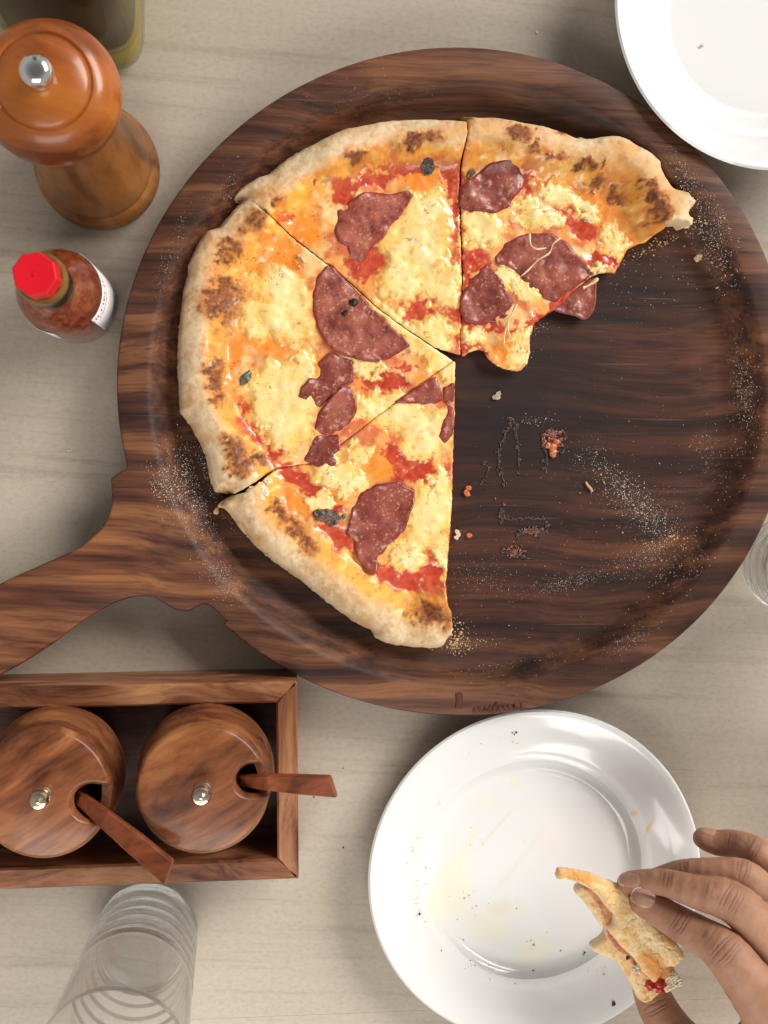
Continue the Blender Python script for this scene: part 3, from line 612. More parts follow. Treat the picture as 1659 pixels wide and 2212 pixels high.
def rock(c, r, seed=0, n=8, m_=5, sq=(1, 1, 1)):
    rg = np.random.RandomState(seed); V = []; Fc = []
    ph = rg.rand()*6
    for j in range(m_+1):
        p = math.pi*j/m_
        for i in range(n):
            a = 2*math.pi*i/n+ph; k = r*(.55+.8*rg.rand())
            V.append((c[0]+sq[0]*k*math.sin(p)*math.cos(a), c[1]+sq[1]*k*math.sin(p)*math.sin(a), c[2]+sq[2]*k*math.cos(p)*.8))
    for j in range(m_):
        for i in range(n): Fc.append([j*n+i, (j+1)*n+i, (j+1)*n+(i+1) % n, j*n+(i+1) % n])
    return V, Fc
for x, y, r in ((1005, 1100, .0027), (955, 1160, .0017), (965, 1150, .0014)):
    q = T1('k2', x, y); v, f = rock(P(*q, BZ+.0135), r, 3); mesh_obj('peppercorn', v, f, M_pepper, rC)
# torn crumb at the crust joint of the lowest slice
M_crumb = plain('white_bread_crumb', (.82, .70, .50), .8, sss=.1, nb=(900, .8, .001))
v, f = join([rock(P(*T1('k4', 480+dx, 800+dy), BZ+.0165), r, s, 10, 7, (1.2, 1, .6)) for s, (dx, dy, r) in enumerate([(0, 0, .0030), (25, -30, .0028), (-30, -15, .0022), (20, 25, .002), (60, -70, .002), (-55, 15, .002), (45, -5, .002)])])
mesh_obj('bread_tear', v, f, M_crumb, rD, smooth=False)
v, f = join([rock(P(*T1('k3', 1230+dx, 595+dy), BZ+.006), r, s+9, 10, 7) for s, (dx, dy, r) in enumerate([(0, 0, .0028), (15, 25, .0024), (-30, -20, .002), (-50, 5, .0018), (8, -25, .002)])])
mesh_obj('bread_tear', v, f, M_crumb, rB, smooth=False)
M_flap = plain('thin_crust_flap', (.62, .40, .18), .6, sss=.1, nb=(700, .5, .0008))
v, f = [], []
def flap(root, k, pts, z0, z1):
    p = spline(T(k, pts), 3, True)
    fn = lambda x, y, ed: (z0+(z1-z0)*fbm(x, y, 20, 2, 3), None, None)
    field_mesh('crust_flap', p, 2.5, z0, fn, M_flap, root, thick=.001)
flap(rD, 'k4', [(240, 905), (262, 870), (300, 835), (345, 850), (390, 900), (405, 960), (440, 1050), (400, 1010), (350, 940), (310, 890), (272, 880), (268, 915)], BZ+.006, BZ+.008)

# ------------------------------------------------------------------ crumbs, flour and sauce left on the board
def specks(name, clusters, mat, label, zf, seed, dens=1., sc=1.):
    rg = np.random.RandomState(seed); V = []; Fc = []
    for (cx_, cy_, sx_, sy_, ang, n, r0, r1) in clusters:
        g = R_(ang)
        for _ in range(int(n*dens)):
            a = rg.randn()*sx_; b = rg.randn()*sy_; x = cx_+a*math.cos(g)-b*math.sin(g); y = cy_+a*math.sin(g)+b*math.cos(g)
            z = zf(x, y)
            if z is None: continue
            r = sc*(r0+(r1-r0)*rg.rand()**3); c = P(x, y, z+r*.4); k = len(V); q = rg.rand(6)*.9+.5; t = rg.rand()*6.28
            for i in range(4): V.append((c[0]+r*q[i]*math.cos(t+i*1.57), c[1]+r*q[i]*math.sin(t+i*1.57), c[2]-r*.3+r*.5*rg.rand()))
            V.append((c[0], c[1], c[2]+r*q[4]*.7)); 
            for i in range(4): Fc.append([k+i, k+(i+1) % 4, k+4])
            Fc.append([k+3, k+2, k+1, k])
    return tag(mesh_obj(name, V, Fc, mat, smooth=False), label, 'crumbs', kind='stuff')
def zboard(x, y):
    c = P(x, y, BZ); r = math.hypot(c[0]-BC[0], c[1]-BC[1])/BR
    if r < .835: return BZ
    if r < .915: return BZ+(r-.835)/.08*(RZ-BZ)+.0003
    return RZ if r < .985 else None
def cl(k, L): return [(*T1(k, a[0], a[1]), a[2]*CR[k][2]/1.0953, a[3]*CR[k][2]/1.0953, *a[4:]) for a in L]
M_flour = plain('flour', (.72, .67, .57), .9); M_toast = plain('toasted_crumb', (.58, .38, .17), .8)
fc_ = cl('k5', [(1030, 810, 170, 45, 42, 700, .00010, .0005), (980, 800, 110, 60, 30, 400, .0001, .0003), (1110, 1100, 110, 90, 30, 420, .0001, .0004), (1540, 220, 40, 130, -8, 420, .0001, .0004), (1400, 600, 70, 160, 20, 160, .0001, .0004), (640, 1190, 120, 25, -12, 350, .0001, .0003), (200, 1150, 120, 60, 10, 200, .0001, .0003), (900, 950, 450, 420, 0, 420, .0001, .0003), (90, 1540, 60, 70, 0, 320, .0001, .00055), (950, 1480, 80, 30, -30, 160, .0001, .0003), (480, 375, 50, 15, 0, 50, .0001, .0004), (760, 560, 60, 50, 0, 120, .0001, .0003), (1350, 500, 50, 30, 0, 60, .0001, .0004), (300, 1560, 200, 60, 0, 200, .0001, .0003), (1000, 1060, 90, 30, -20, 200, .0001, .0003)])
fc_ += cl('k3', [(1370, 700, 60, 150, -15, 600, .0001, .00045), (1240, 350, 40, 110, -20, 260, .0001, .0004), (1430, 580, 40, 60, 0, 120, .0001, .0004), (1000, 900, 160, 130, 0, 140, .0001, .0004), (500, 1130, 30, 60, 20, 60, .0001, .0004)])
fc_ += cl('hn', [(1290, 240, 110, 130, 30, 800, .0001, .00045), (1400, 420, 90, 120, 0, 420, .0001, .00035), (1560, 960, 60, 120, -35, 300, .0001, .0003), (1130, 280, 30, 60, -20, 120, .0001, .0003), (1500, 620, 120, 120, 0, 180, .0001, .0003)])
fc_ += cl('a1', [(300, 1080, 25, 120, 20, 120, .0001, .0003), (600, 780, 50, 70, 0, 100, .0001, .0003), (1250, 330, 200, 100, 0, 120, .00008, .00025)])
specks('flour_dust', fc_, M_flour, 'fine white flour dusted over the dark board', zboard, 5, 1.6, .8)
tc_ = cl('k5', [(90, 1510, 35, 40, 0, 60, .0003, .0009), (1190, 960, 45, 25, 20, 26, .0003, .0008), (860, 700, 50, 40, 45, 22, .0003, .0007), (700, 1000, 350, 300, 0, 20, .0003, .0006), (1100, 1020, 60, 30, 0, 12, .0003, .0008), (260, 1480, 60, 10, 0, 6, .0004, .0008)])
tc_ += cl('k3', [(1110, 715, 95, 18, -28, 90, .0003, .0009), (1300, 610, 40, 12, 0, 16, .0004, .0009), (1290, 770, 60, 30, 0, 8, .0004, .0008)])
tc_ += cl('k4', [(280, 960, 60, 40, 20, 10, .0004, .0010), (1560, 1600, 40, 60, 0, 60, .0003, .0011)])
specks('toasted_crumbs', tc_, M_toast, 'small toasted crust crumbs scattered along the cut edges on the board', zboard, 6)
def single(name, k, x, y, z, mat, label, cat, rocks, seed):
    c = P(*T1(k, x, y), z)
    v, f = join([rock((c[0]+dx, c[1]+dy, c[2]), r, seed+i, 9, 6, sq) for i, (dx, dy, r, sq) in enumerate(rocks)])
    return tag(mesh_obj(name, v, f, mat, smooth=False), label, cat)
flp = (1, 1, .35)
def piece(name, k, pts, z0, hgt, c_a, c_b, label, cat, amp=1.5):
    p = rough_poly(T(k, pts), amp, 4., 1.2, 3)
    def f(x, y, ed):
        n = fbm(x, y, 5, 2, 4); return z0+hgt*np.clip(ed/5., 0, 1)+.0005*n, mixc(np.broadcast_to(np.array(c_a), x.shape+(3,)), c_b, sstep(-.4, .6, n)), np.zeros(x.shape)
    return tag(field_mesh(name, p, 1.0, z0, f, M_flakev, None, bottom=z0-.0012), label, cat)
M_flakev = vmat('flake', .85, .7, (900, .5, .0008), .2)
piece('crust_flake', 'k3', [(1284, 792), (1300, 775), (1322, 762), (1338, 742), (1356, 748), (1350, 772), (1346, 798), (1325, 798), (1305, 812)], BZ+.0018, .0006, (.70, .46, .22), (.80, .62, .38), 'largest toasted crust flake on the board near the right rim', 'crumb')
piece('bread_crumb', 'k3', [(1386, 948), (1400, 925), (1398, 905), (1420, 890), (1436, 900), (1440, 912), (1470, 912), (1462, 925), (1440, 930), (1432, 945), (1412, 942), (1404, 952)], BZ+.0016, .0022, (.80, .76, .66), (.86, .83, .76), 'white torn bread crumb lying by the right rim of the board', 'crumb', 2.5)
single('bread_crumb', 'k5', 292, 250, BZ+.001, plain('greyish_crumb', (.40, .33, .22), .8, nb=(800, .6, .0008)), 'small grey white crumb on the board below the drooping tip of cheese', 'crumb', [(0, 0, .0022, flp), (.001, .0018, .0014, flp), (-.0012, -.0008, .0015, flp)], 31)
M_sauce = plain('tomato_sauce', (.42, .055, .02), .3, nb=(600, .5, .0008), coat=.4); M_dried = plain('dried_sauce', (.045, .018, .014), .32, nb=(700, .8, .0015), coat=.3)
single('sauce_bit', 'k5', 138, 725, BZ+.0015, plain('orange_bit', (.55, .13, .04), .35), 'orange red sauce bit on the bare board beside the lowest slice', 'sauce bit', [(0, -.0018, .0020, flp), (.0008, .0012, .0016, flp)], 41)
single('cheese_bit', 'k5', 90, 950, BZ+.0012, plain('pale_cheese_bit', (.66, .5, .34), .5), 'pale curved cheese bit lying beside the straight cut of the lowest slice', 'cheese bit', [(-.0005, -.0018, .0014, flp), (.0005, 0, .0015, flp), (0, .0018, .0013, flp)], 51)
single('sauce_bit', 'k5', 150, 955, BZ+.001, plain('orange_bit2', (.5, .14, .06), .4), 'tiny orange sauce bit right of the pale cheese bit', 'sauce bit', [(0, 0, .0015, flp)], 55)
v, f = tube([P(*T1('k5', x, y), BZ+.0009) for x, y in [(738, 684), (748, 700), (762, 715), (772, 732)]], .0008, 6)
tag(mesh_obj('crust_sliver', v, f, plain('sliver_crust', (.55, .33, .15), .7)), 'thin straight crust sliver lying above the flour trail', 'crumb')
# dried sauce trails
rt_ = empty('sauce_smear'); tag(rt_, 'dried dark sauce trails and scrapings left on the bare board', 'sauce smear')
rg = np.random.RandomState(4); prs = []
for pts, n, r in [([(365, 395), (335, 430), (312, 490), (298, 570), (310, 640), (330, 715)], 70, .0010), ([(375, 410), (392, 470), (400, 560), (396, 645)], 55, .0009), ([(205, 700), (235, 655), (250, 610), (215, 590)], 34, .0008), ([(520, 500), (545, 560), (525, 625)], 40, .0012), ([(350, 360), (395, 400)], 25, .0013),
                  ([(318, 850), (350, 872), (420, 866), (500, 868), (535, 885), (532, 935), (490, 965)], 80, .0011), ([(330, 1030), (380, 1050), (440, 1060)], 40, .0016), ([(315, 820), (310, 895)], 26, .0014), ([(400, 945), (470, 925), (520, 940)], 50, .0018), ([(620, 430), (645, 480), (615, 530)], 26, .0010), ([(510, 450), (560, 420), (620, 440)], 30, .0010)]:
    pp = spline(pts, 12); p8 = spline(pts, 8); prs.append(tube([P(*T1('k5', *(q+rg.randn(2)*4)), BZ) for q in p8], [r*(.25+.5*rg.rand()) for _ in p8], 6, .5))
    for _ in range(n):
        a, b = pp[rg.randint(len(pp))]+rg.randn(2)*7; prs.append(rock(P(*T1('k5', a, b), BZ), r*(.2+.5*rg.rand()), rg.randint(999), 6, 4, (1.4*rg.rand()+.6, 1.4*rg.rand()+.6, .45)))
v, f = join(prs); tag(mesh_obj('dried_trail', v, f, M_dried, rt_), kind='stuff')
M_scrape = plain('sauce_scrape', (.22, .055, .028), .3, nb=(700, .8, .0015), coat=.5)
prs = []
for cx_, cy_, sx_, sy_, n, r in [(580, 470, 40, 38, 90, .0014), (380, 1030, 40, 25, 60, .0011), (460, 930, 40, 18, 40, .0011), (325, 798, 6, 6, 5, .0012), (283, 765, 5, 5, 4, .0009)]:
    for _ in range(n): prs.append(rock(P(*T1('k5', cx_+rg.randn()*sx_*.6, cy_+rg.randn()*sy_*.6), BZ+.0002), r*(.25+.45*rg.rand()), rg.randint(999), 6, 4, (1.5*rg.rand()+.6, 1.5*rg.rand()+.6, .5)))
v, f = join(prs); tag(mesh_obj('scraped_sauce', v, f, M_scrape, rt_), kind='stuff')
v, f = join([rock(P(*T1('k5', 570+dx, 510+dy), BZ+.001), r, 5+i, 9, 6, (1, 1, .6)) for i, (dx, dy, r) in enumerate([(0, 0, .0028), (5, 28, .0024), (-22, -10, .0022), (20, -30, .002)])])
mesh_obj('sauce_lump', v, f, plain('sauce_lump', (.55, .16, .06), .35, nb=(600, .6, .001), coat=.4), rt_)

# ------------------------------------------------------------------ plates
def mat_plate(name, stains, c0, well):
    m, nt, bs = newmat(name); c = objco(nt); k = (.74, .735, .72)
    col = None
    wz = noise(nt, c, 60, 4)
    for (x, y, sx_, sy_, ang, strength, colr) in stains:
        mp = nd(nt, 'Mapping', vector_type='TEXTURE'); mp.inputs['Location'].default_value = (x, y, 0); mp.inputs['Rotation'].default_value = (0, 0, ang); mp.inputs['Scale'].default_value = (sx_, sy_, 1)
        nt.links.new(c, mp.inputs[0])
        sep = nd(nt, 'SeparateXYZ'); nt.links.new(mp.outputs[0], sep.inputs[0]); cb = nd(nt, 'CombineXYZ'); nt.links.new(sep.outputs[0], cb.inputs[0]); nt.links.new(sep.outputs[1], cb.inputs[1])
        ln = nd(nt, 'VectorMath', operation='LENGTH'); nt.links.new(cb.outputs[0], ln.inputs[0])
        dd = math_(nt, 'ADD', ln.outputs['Value'], math_(nt, 'MULTIPLY', math_(nt, 'SUBTRACT', wz, .5), 1.6))
        msk = ramp(nt, dd, [(.45, (strength,)*3), (1., (0, 0, 0))])
        k = mix(nt, k, colr, msk); 
    if hasattr(k, 'is_output'): nt.links.new(k, bs.inputs['Base Color'])
    else: bs.inputs['Base Color'].default_value = (*k, 1)
    bs.inputs['Roughness'].default_value = .12; bs.inputs['Coat Weight'].default_value = .3; bs.inputs['Coat Roughness'].default_value = .05
    bump(nt, noise(nt, c, 18, 2), .03, .001, bs)
    return m
def stain(k, x, y, sx_, sy_, ang, st, col, z=.004):
    c = P(*T1(k, x, y), z); s = CR[k][2]/1.0953*(H-z)/F
    return (c[0], c[1], sx_*s, sy_*s, R_(-ang), st, col)
yl = (.80, .74, .42); pk = (.80, .56, .40); og_ = (.80, .55, .25)
ST = [stain('pl', 360, 820, 110, 230, 10, .38, yl), stain('pl', 500, 960, 150, 90, 30, .30, yl), stain('pl', 690, 1050, 130, 70, 0, .34, yl), stain('pl', 615, 365, 32, 36, 0, .55, yl),
      stain('pl', 440, 600, 26, 90, 25, .35, yl), stain('pl', 640, 690, 20, 210, 38, .2, pk), stain('pl', 760, 640, 60, 90, 25, .16, pk), stain('pl', 560, 880, 60, 40, 0, .25, og_), stain('pl', 540, 560, 8, 150, 42, .3, og_),
      stain('pl', 1190, 565, 16, 66, 22, .8, og_, .02), stain('pl', 1130, 512, 20, 14, -20, .8, og_, .02), stain('pl', 510, 440, 60, 40, 0, .2, yl), stain('pl', 650, 900, 50, 50, 0, .2, yl)]
def plate(name, label, rimpx, k, R, well, hz, mat):
    root = empty('dinner_plate'); tag(root, label, 'plate')
    c = P(*rimpx, hz)
    w_ = well; f_ = w_*.90
    pr = [(.0001, .0035), (f_*.6, .0034), (f_*.93, .0035), (f_, .0040), (f_+(w_-f_)*.55, .0075), (w_-.0012, .0118), (w_, .0126), (w_+.0016, .0128), (w_+.004, .0132), ((R+w_)/2, .0132+(hz-.0132)*.42), (R-.004, hz-.0012), (R-.0022, hz-.0001), (R-.0008, hz), (R, hz-.0010), (R-.0006, hz-.0022), (R-.004, hz-.0036), ((R+w_)/2, .0105+(hz-.0132)*.40), (w_, .0082), (f_+.003, .0015), (f_+.001, .0), (f_-.003, .0), (f_-.005, .0015), (.0001, .0016)]
    pr = [(r, z*(hz/.02) if hz > .03 and z < .0133 and i > 99 else z) for i, (r, z) in enumerate(pr)]
    lathe('plate_body', pr, c, mat, root, 160)
    return root, c
z1 = .021
A2 = np.array([P(*p, z1) for p in T('pl', [(25, 740), (60, 500), (170, 300), (400, 120), (720, 55), (900, 85), (1100, 195), (1250, 340), (1350, 500), (1383, 660), (1000, 1356), (300, 1340)])])
M_ = np.c_[2*A2[:, 0], 2*A2[:, 1], np.ones(len(A2))]; s1 = np.linalg.lstsq(M_, (A2[:, :2]**2).sum(1), rcond=None)[0]
R1 = math.sqrt(s1[2]+s1[0]**2+s1[1]**2)*.988; c1 = s1[:2]+np.array([.0016, 0])
root1 = empty('dinner_plate'); tag(root1, 'white plate with oil smears and crumbs under the hand at the bottom', 'plate', 'white plates')
def plate_prof(R, w_, hz, zf=.0035):
    f_ = w_*.89
    return [(.0001, zf), (f_*.6, zf), (f_*.90, zf), (f_*.97, zf+.0003), (f_, zf+.0012), (f_+(w_-f_)*.5, (zf+hz*.50)/2), (w_-.002, hz*.47), (w_, hz*.50), (w_+.003, hz*.52), (w_+.006, hz*.535), ((R+w_)/2, hz*.74), (R-.006, hz*.955), (R-.003, hz*.993), (R-.0012, hz), (R, hz-.0010), (R-.0006, hz-.0024), (R-.005, hz-.0042), ((R+w_)/2, hz*.74-.0035), (w_, hz*.50-.0035), (f_+.003, .0015), (f_+.001, .0), (f_-.003, .0), (f_-.005, .0015), (.0001, .0016)]
lathe('plate_body', plate_prof(R1, R1*.690, z1), c1, mat_plate('white_china', ST, None, None), root1, 192)
z2 = .036
A2 = np.array([P(*p, z2) for p in T('p2', [(220, 0), (235, 200), (400, 750), (600, 1050), (900, 1340), (1250, 1510), (1659, 1600)])])
M_ = np.c_[2*A2[:, 0], 2*A2[:, 1], np.ones(len(A2))]; s2 = np.linalg.lstsq(M_, (A2[:, :2]**2).sum(1), rcond=None)[0]
R2 = math.sqrt(s2[2]+s2[0]**2+s2[1]**2); c2 = s2[:2]; print('plates', c1, R1, c2, R2)
root2 = empty('dinner_plate'); tag(root2, 'clean deeper white plate cut off by the top right corner', 'plate', 'white plates')
lathe('plate_body', plate_prof(R2, R2*.70, z2, .012), c2, mat_plate('white_china_clean', [stain('p2', 800, 440, 6, 3, 0, .0, pk, .02)], None, None), root2, 192)
# specks on the plates
def zplate(x, y):
    c = P(x, y, .006); r = math.hypot(c[0]-c1[0], c[1]-c1[1]); w_ = R1*.69; f_ = w_*.89
    if r < f_: return .0035
    if r < w_: return .0035+(r-f_)/(w_-f_)*(z1*.50-.0035)+.0003
    c = P(x, y, .017); r = math.hypot(c[0]-c1[0], c[1]-c1[1])
    return z1*.535+(r-w_)/(R1-w_)*(z1*.465) if r < R1*.97 else None
M_blk = plain('burnt_speck', (.035, .018, .022), .6)
specks('burnt_specks', cl('pl', [(618, 165, 7, 5, 0, 3, .0007, .0010), (630, 205, 3, 3, 0, 1, .0005, .0006), (228, 902, 3, 3, 0, 2, .0008, .0010), (905, 1062, 8, 8, 0, 7, .0007, .0011), (1024, 1280, 4, 3, 0, 3, .0010, .0013), (407, 1014, 2, 2, 0, 2, .0006, .0009), (320, 1060, 2, 2, 0, 1, .0005, .0006), (697, 1138, 2, 2, 0, 2, .0006, .0007), (255, 715, 2, 2, 0, 1, .0005, .0006), (627, 882, 2, 2, 0, 1, .0005, .0006), (950, 1120, 60, 30, 0, 10, .0002, .0005), (450, 1115, 30, 10, 0, 6, .0003, .0006)]), M_blk, 'dark burnt specks scattered on the lower plate', zplate, 8)
specks('golden_crumbs', cl('pl', [(240, 780, 22, 90, 0, 34, .0002, .0006), (240, 585, 12, 12, 0, 7, .0003, .0007), (198, 632, 6, 6, 0, 4, .0004, .0008), (320, 460, 10, 10, 0, 6, .0003, .0007), (560, 230, 60, 60, -50, 16, .0002, .0006), (415, 160, 12, 10, 0, 4, .0003, .0007), (520, 130, 10, 10, 0, 4, .0004, .0009), (998, 127, 3, 6, 0, 3, .0006, .0009), (775, 82, 4, 3, 0, 2, .0004, .0007), (430, 870, 30, 30, 0, 10, .0003, .0007), (680, 1020, 60, 20, 0, 9, .0003, .0008), (660, 1180, 90, 10, 0, 9, .0002, .0006), (340, 1275, 6, 6, 0, 3, .0003, .0007), (450, 600, 30, 30, 0, 6, .0002, .0006), (960, 1110, 30, 20, 0, 8, .0003, .0007), (380, 180, 60, 120, 0, 20, .0001, .0003), (600, 750, 250, 250, 0, 60, .0001, .0003)]), plain('golden_crumb', (.50, .27, .10), .7), 'tiny golden and reddish crumbs on the lower plate', zplate, 9)
def zplate2(x, y): return .0125
single('crust_flake', 'p2', 1032, 435, .0128, plain('flake_b', (.62, .32, .14), .7), 'tiny orange crumb lying in the clean top right plate', 'crumb', [(0, 0, .0011, (1.3, .6, .4))], 61)
tz = lambda x, y: 0.
specks('table_crumbs', [(150, 970, 3, 3, 0, 3, .0005, .0009), (1157, 73, 2, 3, 0, 1, .0009, .001), (85, 1285, 3, 3, 0, 2, .0005, .0008)]+cl('hn', [(720, 570, 12, 25, 30, 22, .0002, .0008), (780, 465, 5, 8, 0, 4, .0004, .0007)]), M_flour, 'few white crumbs lying on the beige table', tz, 10)
specks('dark_table_specks', [(740, 1660, 2, 2, 0, 1, .0005, .0006), (678, 1722, 2, 2, 0, 1, .0006, .0007), (740, 1833, 2, 2, 0, 1, .0006, .0007), (228, 1072, 2, 2, 0, 1, .0004, .0006), (165, 1518, 3, 3, 0, 1, .0006, .0007), (60, 830, 300, 200, 0, 20, .0001, .0003), (700, 1900, 300, 250, 0, 20, .0001, .0003)], M_blk, 'few tiny dark specks on the beige table', tz, 12)

# ------------------------------------------------------------------ pepper mill
rm = empty('pepper_mill'); tag(rm, 'turned orange brown wooden pepper mill with steel knob at upper left', 'pepper mill')
mb = P(215, 367, .002)
lathe('mill_body', [(.0001, 0), (.0335, 0), (.0347, .001), (.0350, .004), (.0350, .009), (.0342, .0105), (.0334, .0112), (.0334, .0125), (.0345, .0135), (.0347, .0160), (.0338, .0185), (.0325, .0205), (.0318, .0212), (.0322, .0222), (.0316, .028), (.0300, .040), (.0270, .056), (.0238, .074), (.0214, .090), (.0203, .102), (.0204, .112), (.0216, .122), (.0225, .127), (.0215, .129), (.0001, .129)], mb, M_millb, rm, 96)
lathe('mill_head', [(.0001, .1295), (.0205, .1295), (.0215, .131), (.0225, .1325), (.0262, .1345), (.0300, .1385), (.0320, .1440), (.0325, .1490), (.0318, .1545), (.0298, .1600), (.0268, .1640), (.0238, .1662), (.0222, .1668), (.0214, .1662), (.0208, .1661), (.0203, .1668), (.0190, .1680), (.0120, .1702), (.006, .1708), (.0001, .1708)], mb, M_millh, rm, 96)
lathe('mill_knob', [(.0001, .171), (.0052, .171), (.0056, .1715), (.0048, .1730), (.0050, .1745), (.0066, .1765), (.0074, .1790), (.0073, .1812), (.0064, .1835), (.0045, .1850), (.002, .1856), (.0001, .1857)], mb, M_chrome, rm, 48)

# ------------------------------------------------------------------ oil bottle
rb = empty('oil_bottle'); tag(rb, 'square glass oil bottle with dark brown fill above yellow oil, behind the pepper mill', 'bottle')
qb = P(322, 170, 0); hs = .0375; cbx = (qb[0]-hs-.001, qb[1]+hs+.001)
M_glg = plain('green_tinted_glass', (.90, .95, .88), 0., trans=1., ior=1.46)
lathe('bottle_glass', [(.0001, 0), (hs-.009, 0), (hs-.004, .0015), (hs-.001, .005), (hs, .010), (hs, .150), (hs-.003, .160), (.020, .175), (.014, .185), (.014, .225), (.011, .225), (.011, .186), (.017, .172), (hs-.006, .157), (hs-.0028, .150), (hs-.0028, .008), (hs-.006, .0048), (.0001, .0045)], cbx, M_glg, rb, 96, sq=4.5)
clear(M_glg, .62, (.93, .95, .88)); M_oil = plain('yellow_oil', (.56, .42, .010), .05, trans=.30, ior=1.47); M_dark = plain('dark_brown_fill', (.085, .045, .018), .12, trans=.15, ior=1.36)
lathe('oil', [(.0001, .0044), (hs-.0066, .0046), (hs-.0026, .0080), (hs-.0026, .030), (.0001, .030)], cbx, M_oil, rb, 72, sq=4.5)
lathe('dark_fill', [(.0001, .0302), (hs-.0040, .0302), (hs-.0027, .034), (hs-.0027, .140), (.0001, .140)], cbx, M_dark, rb, 72, sq=4.5)  # dark brown body filling the bottle above the oil layer
lathe('stopper', [(.0001, .2), (.0105, .2), (.0105, .228), (.016, .229), (.016, .245), (.0001, .247)], cbx, M_blk, rb, 32)

# ------------------------------------------------------------------ hot sauce bottle
rs = empty('hot_sauce_bottle'); tag(rs, 'small hot sauce bottle with red octagonal cap and white label', 'sauce bottle')
cs = P(148, 644, .035); R0 = .0226
M_sgl = plain('thin_bottle_glass', (.96, .93, .88), 0.02, trans=1., ior=1.46)
lathe('bottle_glass', [(.0001, 0), (R0-.003, 0), (R0-.0008, .0012), (R0, .004), (R0, .062), (R0-.0008, .068), (R0-.004, .0755), (R0-.0075, .081), (.0125, .0865), (.0108, .091), (.0102, .096), (.0102, .102), (.0104, .104), (.0104, .1085), (.0104, .1115), (.0100, .113), (.0095, .114),
       (.0075, .114), (.0080, .098), (.0088, .090), (.0112, .0850), (R0-.0098, .0795), (R0-.0055, .0738), (R0-.0026, .067), (R0-.0020, .062), (R0-.0020, .005), (R0-.004, .0032), (.0001, .003)], cs, M_sgl, rs, 96)
lathe('neck_collar', [(.0112, .1050), (.0120, .1052), (.0130, .1068), (.0132, .1090), (.0126, .1118), (.0116, .1136), (.0108, .1137)], cs, plain('amber_collar', (.26, .14, .04), .2, trans=.35, ior=1.4), rs, 64, closed=True)
m, nt_, bs_ = newmat('pepper_sauce'); M_ps = m; c_ = objco(nt_)
nt_.links.new(ramp(nt_, noise(nt_, c_, 260, 5, .65), [(.3, (.17, .022, .012)), (.5, (.33, .058, .022)), (.64, (.48, .15, .05)), (.78, (.55, .22, .10))]), bs_.inputs['Base Color']); bs_.inputs['Roughness'].default_value = .3
lathe('pepper_sauce', [(.0001, .0034), (R0-.0045, .0032), (R0-.0018, .0055), (R0-.0018, .062), (R0-.0024, .067), (R0-.0052, .0740), (R0-.0100, .0796), (.0112, .0835), (.0001, .084)], cs, M_ps, rs, 72)
lathe('neck_foil', [(.0086, .089), (.0112, .0875), (.0106, .0915), (.0104, .096), (.0104, .1035), (.0086, .1035)], cs, plain('dark_green_foil', (.045, .05, .03), .3, .3), rs, 48, closed=True)
def octa(c, r, z0, z1, bev=.0007, tp=.96, n=8, ph=R_(10)):
    V = []; Fc = []
    for rr, z in ((r, z0), (r*tp, z1-bev), (r*tp-bev, z1)):
        for i in range(n): a = ph+2*math.pi*(i+.5)/n; V.append((c[0]+rr*math.cos(a), c[1]+rr*math.sin(a), z))
    for j in range(2):
        for i in range(n): Fc.append([j*n+i, j*n+(i+1) % n, (j+1)*n+(i+1) % n, (j+1)*n+i])
    # slight dimple in the top with a gate mark
    V.append((c[0], c[1], z1-.0004)); 
    for i in range(n): Fc.append([2*n+i, 2*n+(i+1) % n, 3*n])
    Fc.append(list(range(n))[::-1]); return V, Fc
v, f = join([octa(cs, .0113, .1138, .1265)]); M_red = plain('red_plastic', (.64, .006, .016), .36, sss=.1)
cap = mesh_obj('cap', v, f, M_red, rs, smooth=False)
lathe('gate_mark', [(.0001, .1262), (.0009, .1262), (.0008, .1268), (.0001, .1269)], cs, M_red, cap, 16)
def wrap(c, R, a, z): return (c[0]+R*math.cos(a), c[1]+R*math.sin(a), z)
def label_patch(name, a0, a1, zf0, zf1, mat, parent, R=R0+.0003, n=40):
    V = []; Fc = []
    for i in range(n+1):
        t = i/n; a = a0+(a1-a0)*t
        V += [wrap(cs, R, a, zf0(t)), wrap(cs, R, a, zf1(t)), wrap(cs, R-.0002, a, zf1(t)), wrap(cs, R-.0002, a, zf0(t))]
    for i in range(n):
        for k in range(4): a = i*4+k; b = i*4+(k+1) % 4; Fc.append([a, a+4, b+4, b])
    Fc += [[0, 1, 2, 3], [n*4+3, n*4+2, n*4+1, n*4]]
    return mesh_obj(name, V, Fc, mat, parent)
M_lab = plain('label_paper', (.80, .79, .80), .5)
la = label_patch('paper_label', R_(-42), R_(62), lambda t: .010+.012*abs(t-.5), lambda t: .064, M_lab, rs)
label_patch('back_label', R_(-128), R_(-98), lambda t: .03, lambda t: .064, M_lab, rs)
def text_on(parent, txt, size, a_mid, z, mat, cyl=True):
    cu = bpy.data.curves.new('t', 'FONT'); cu.body = txt; cu.size = size; cu.align_x = 'CENTER'; cu.resolution_u = 3
    o = bpy.data.objects.new('t', cu); COL.objects.link(o)
    dg = bpy.context.evaluated_depsgraph_get(); me = bpy.data.meshes.new_from_object(o.evaluated_get(dg))
    bpy.data.objects.remove(o); bpy.data.curves.remove(cu)
    V = [wrap(cs, R0+.00045, a_mid+v.co.x/R0, z+v.co.y) for v in me.vertices]; Fc = [list(p.vertices) for p in me.polygons]
    # long faces are split so the print follows the curve
    mesh_obj('label_lettering', V, Fc, mat, parent, smooth=False)
M_pr = plain('red_print', (.50, .02, .03), .5); M_pk = plain('pink_print', (.62, .26, .26), .5); M_gr = plain('grey_print', (.34, .33, .36), .5)
text_on(la, 'McILHENNY CO.', .0075, R_(8), .0545, M_pr)
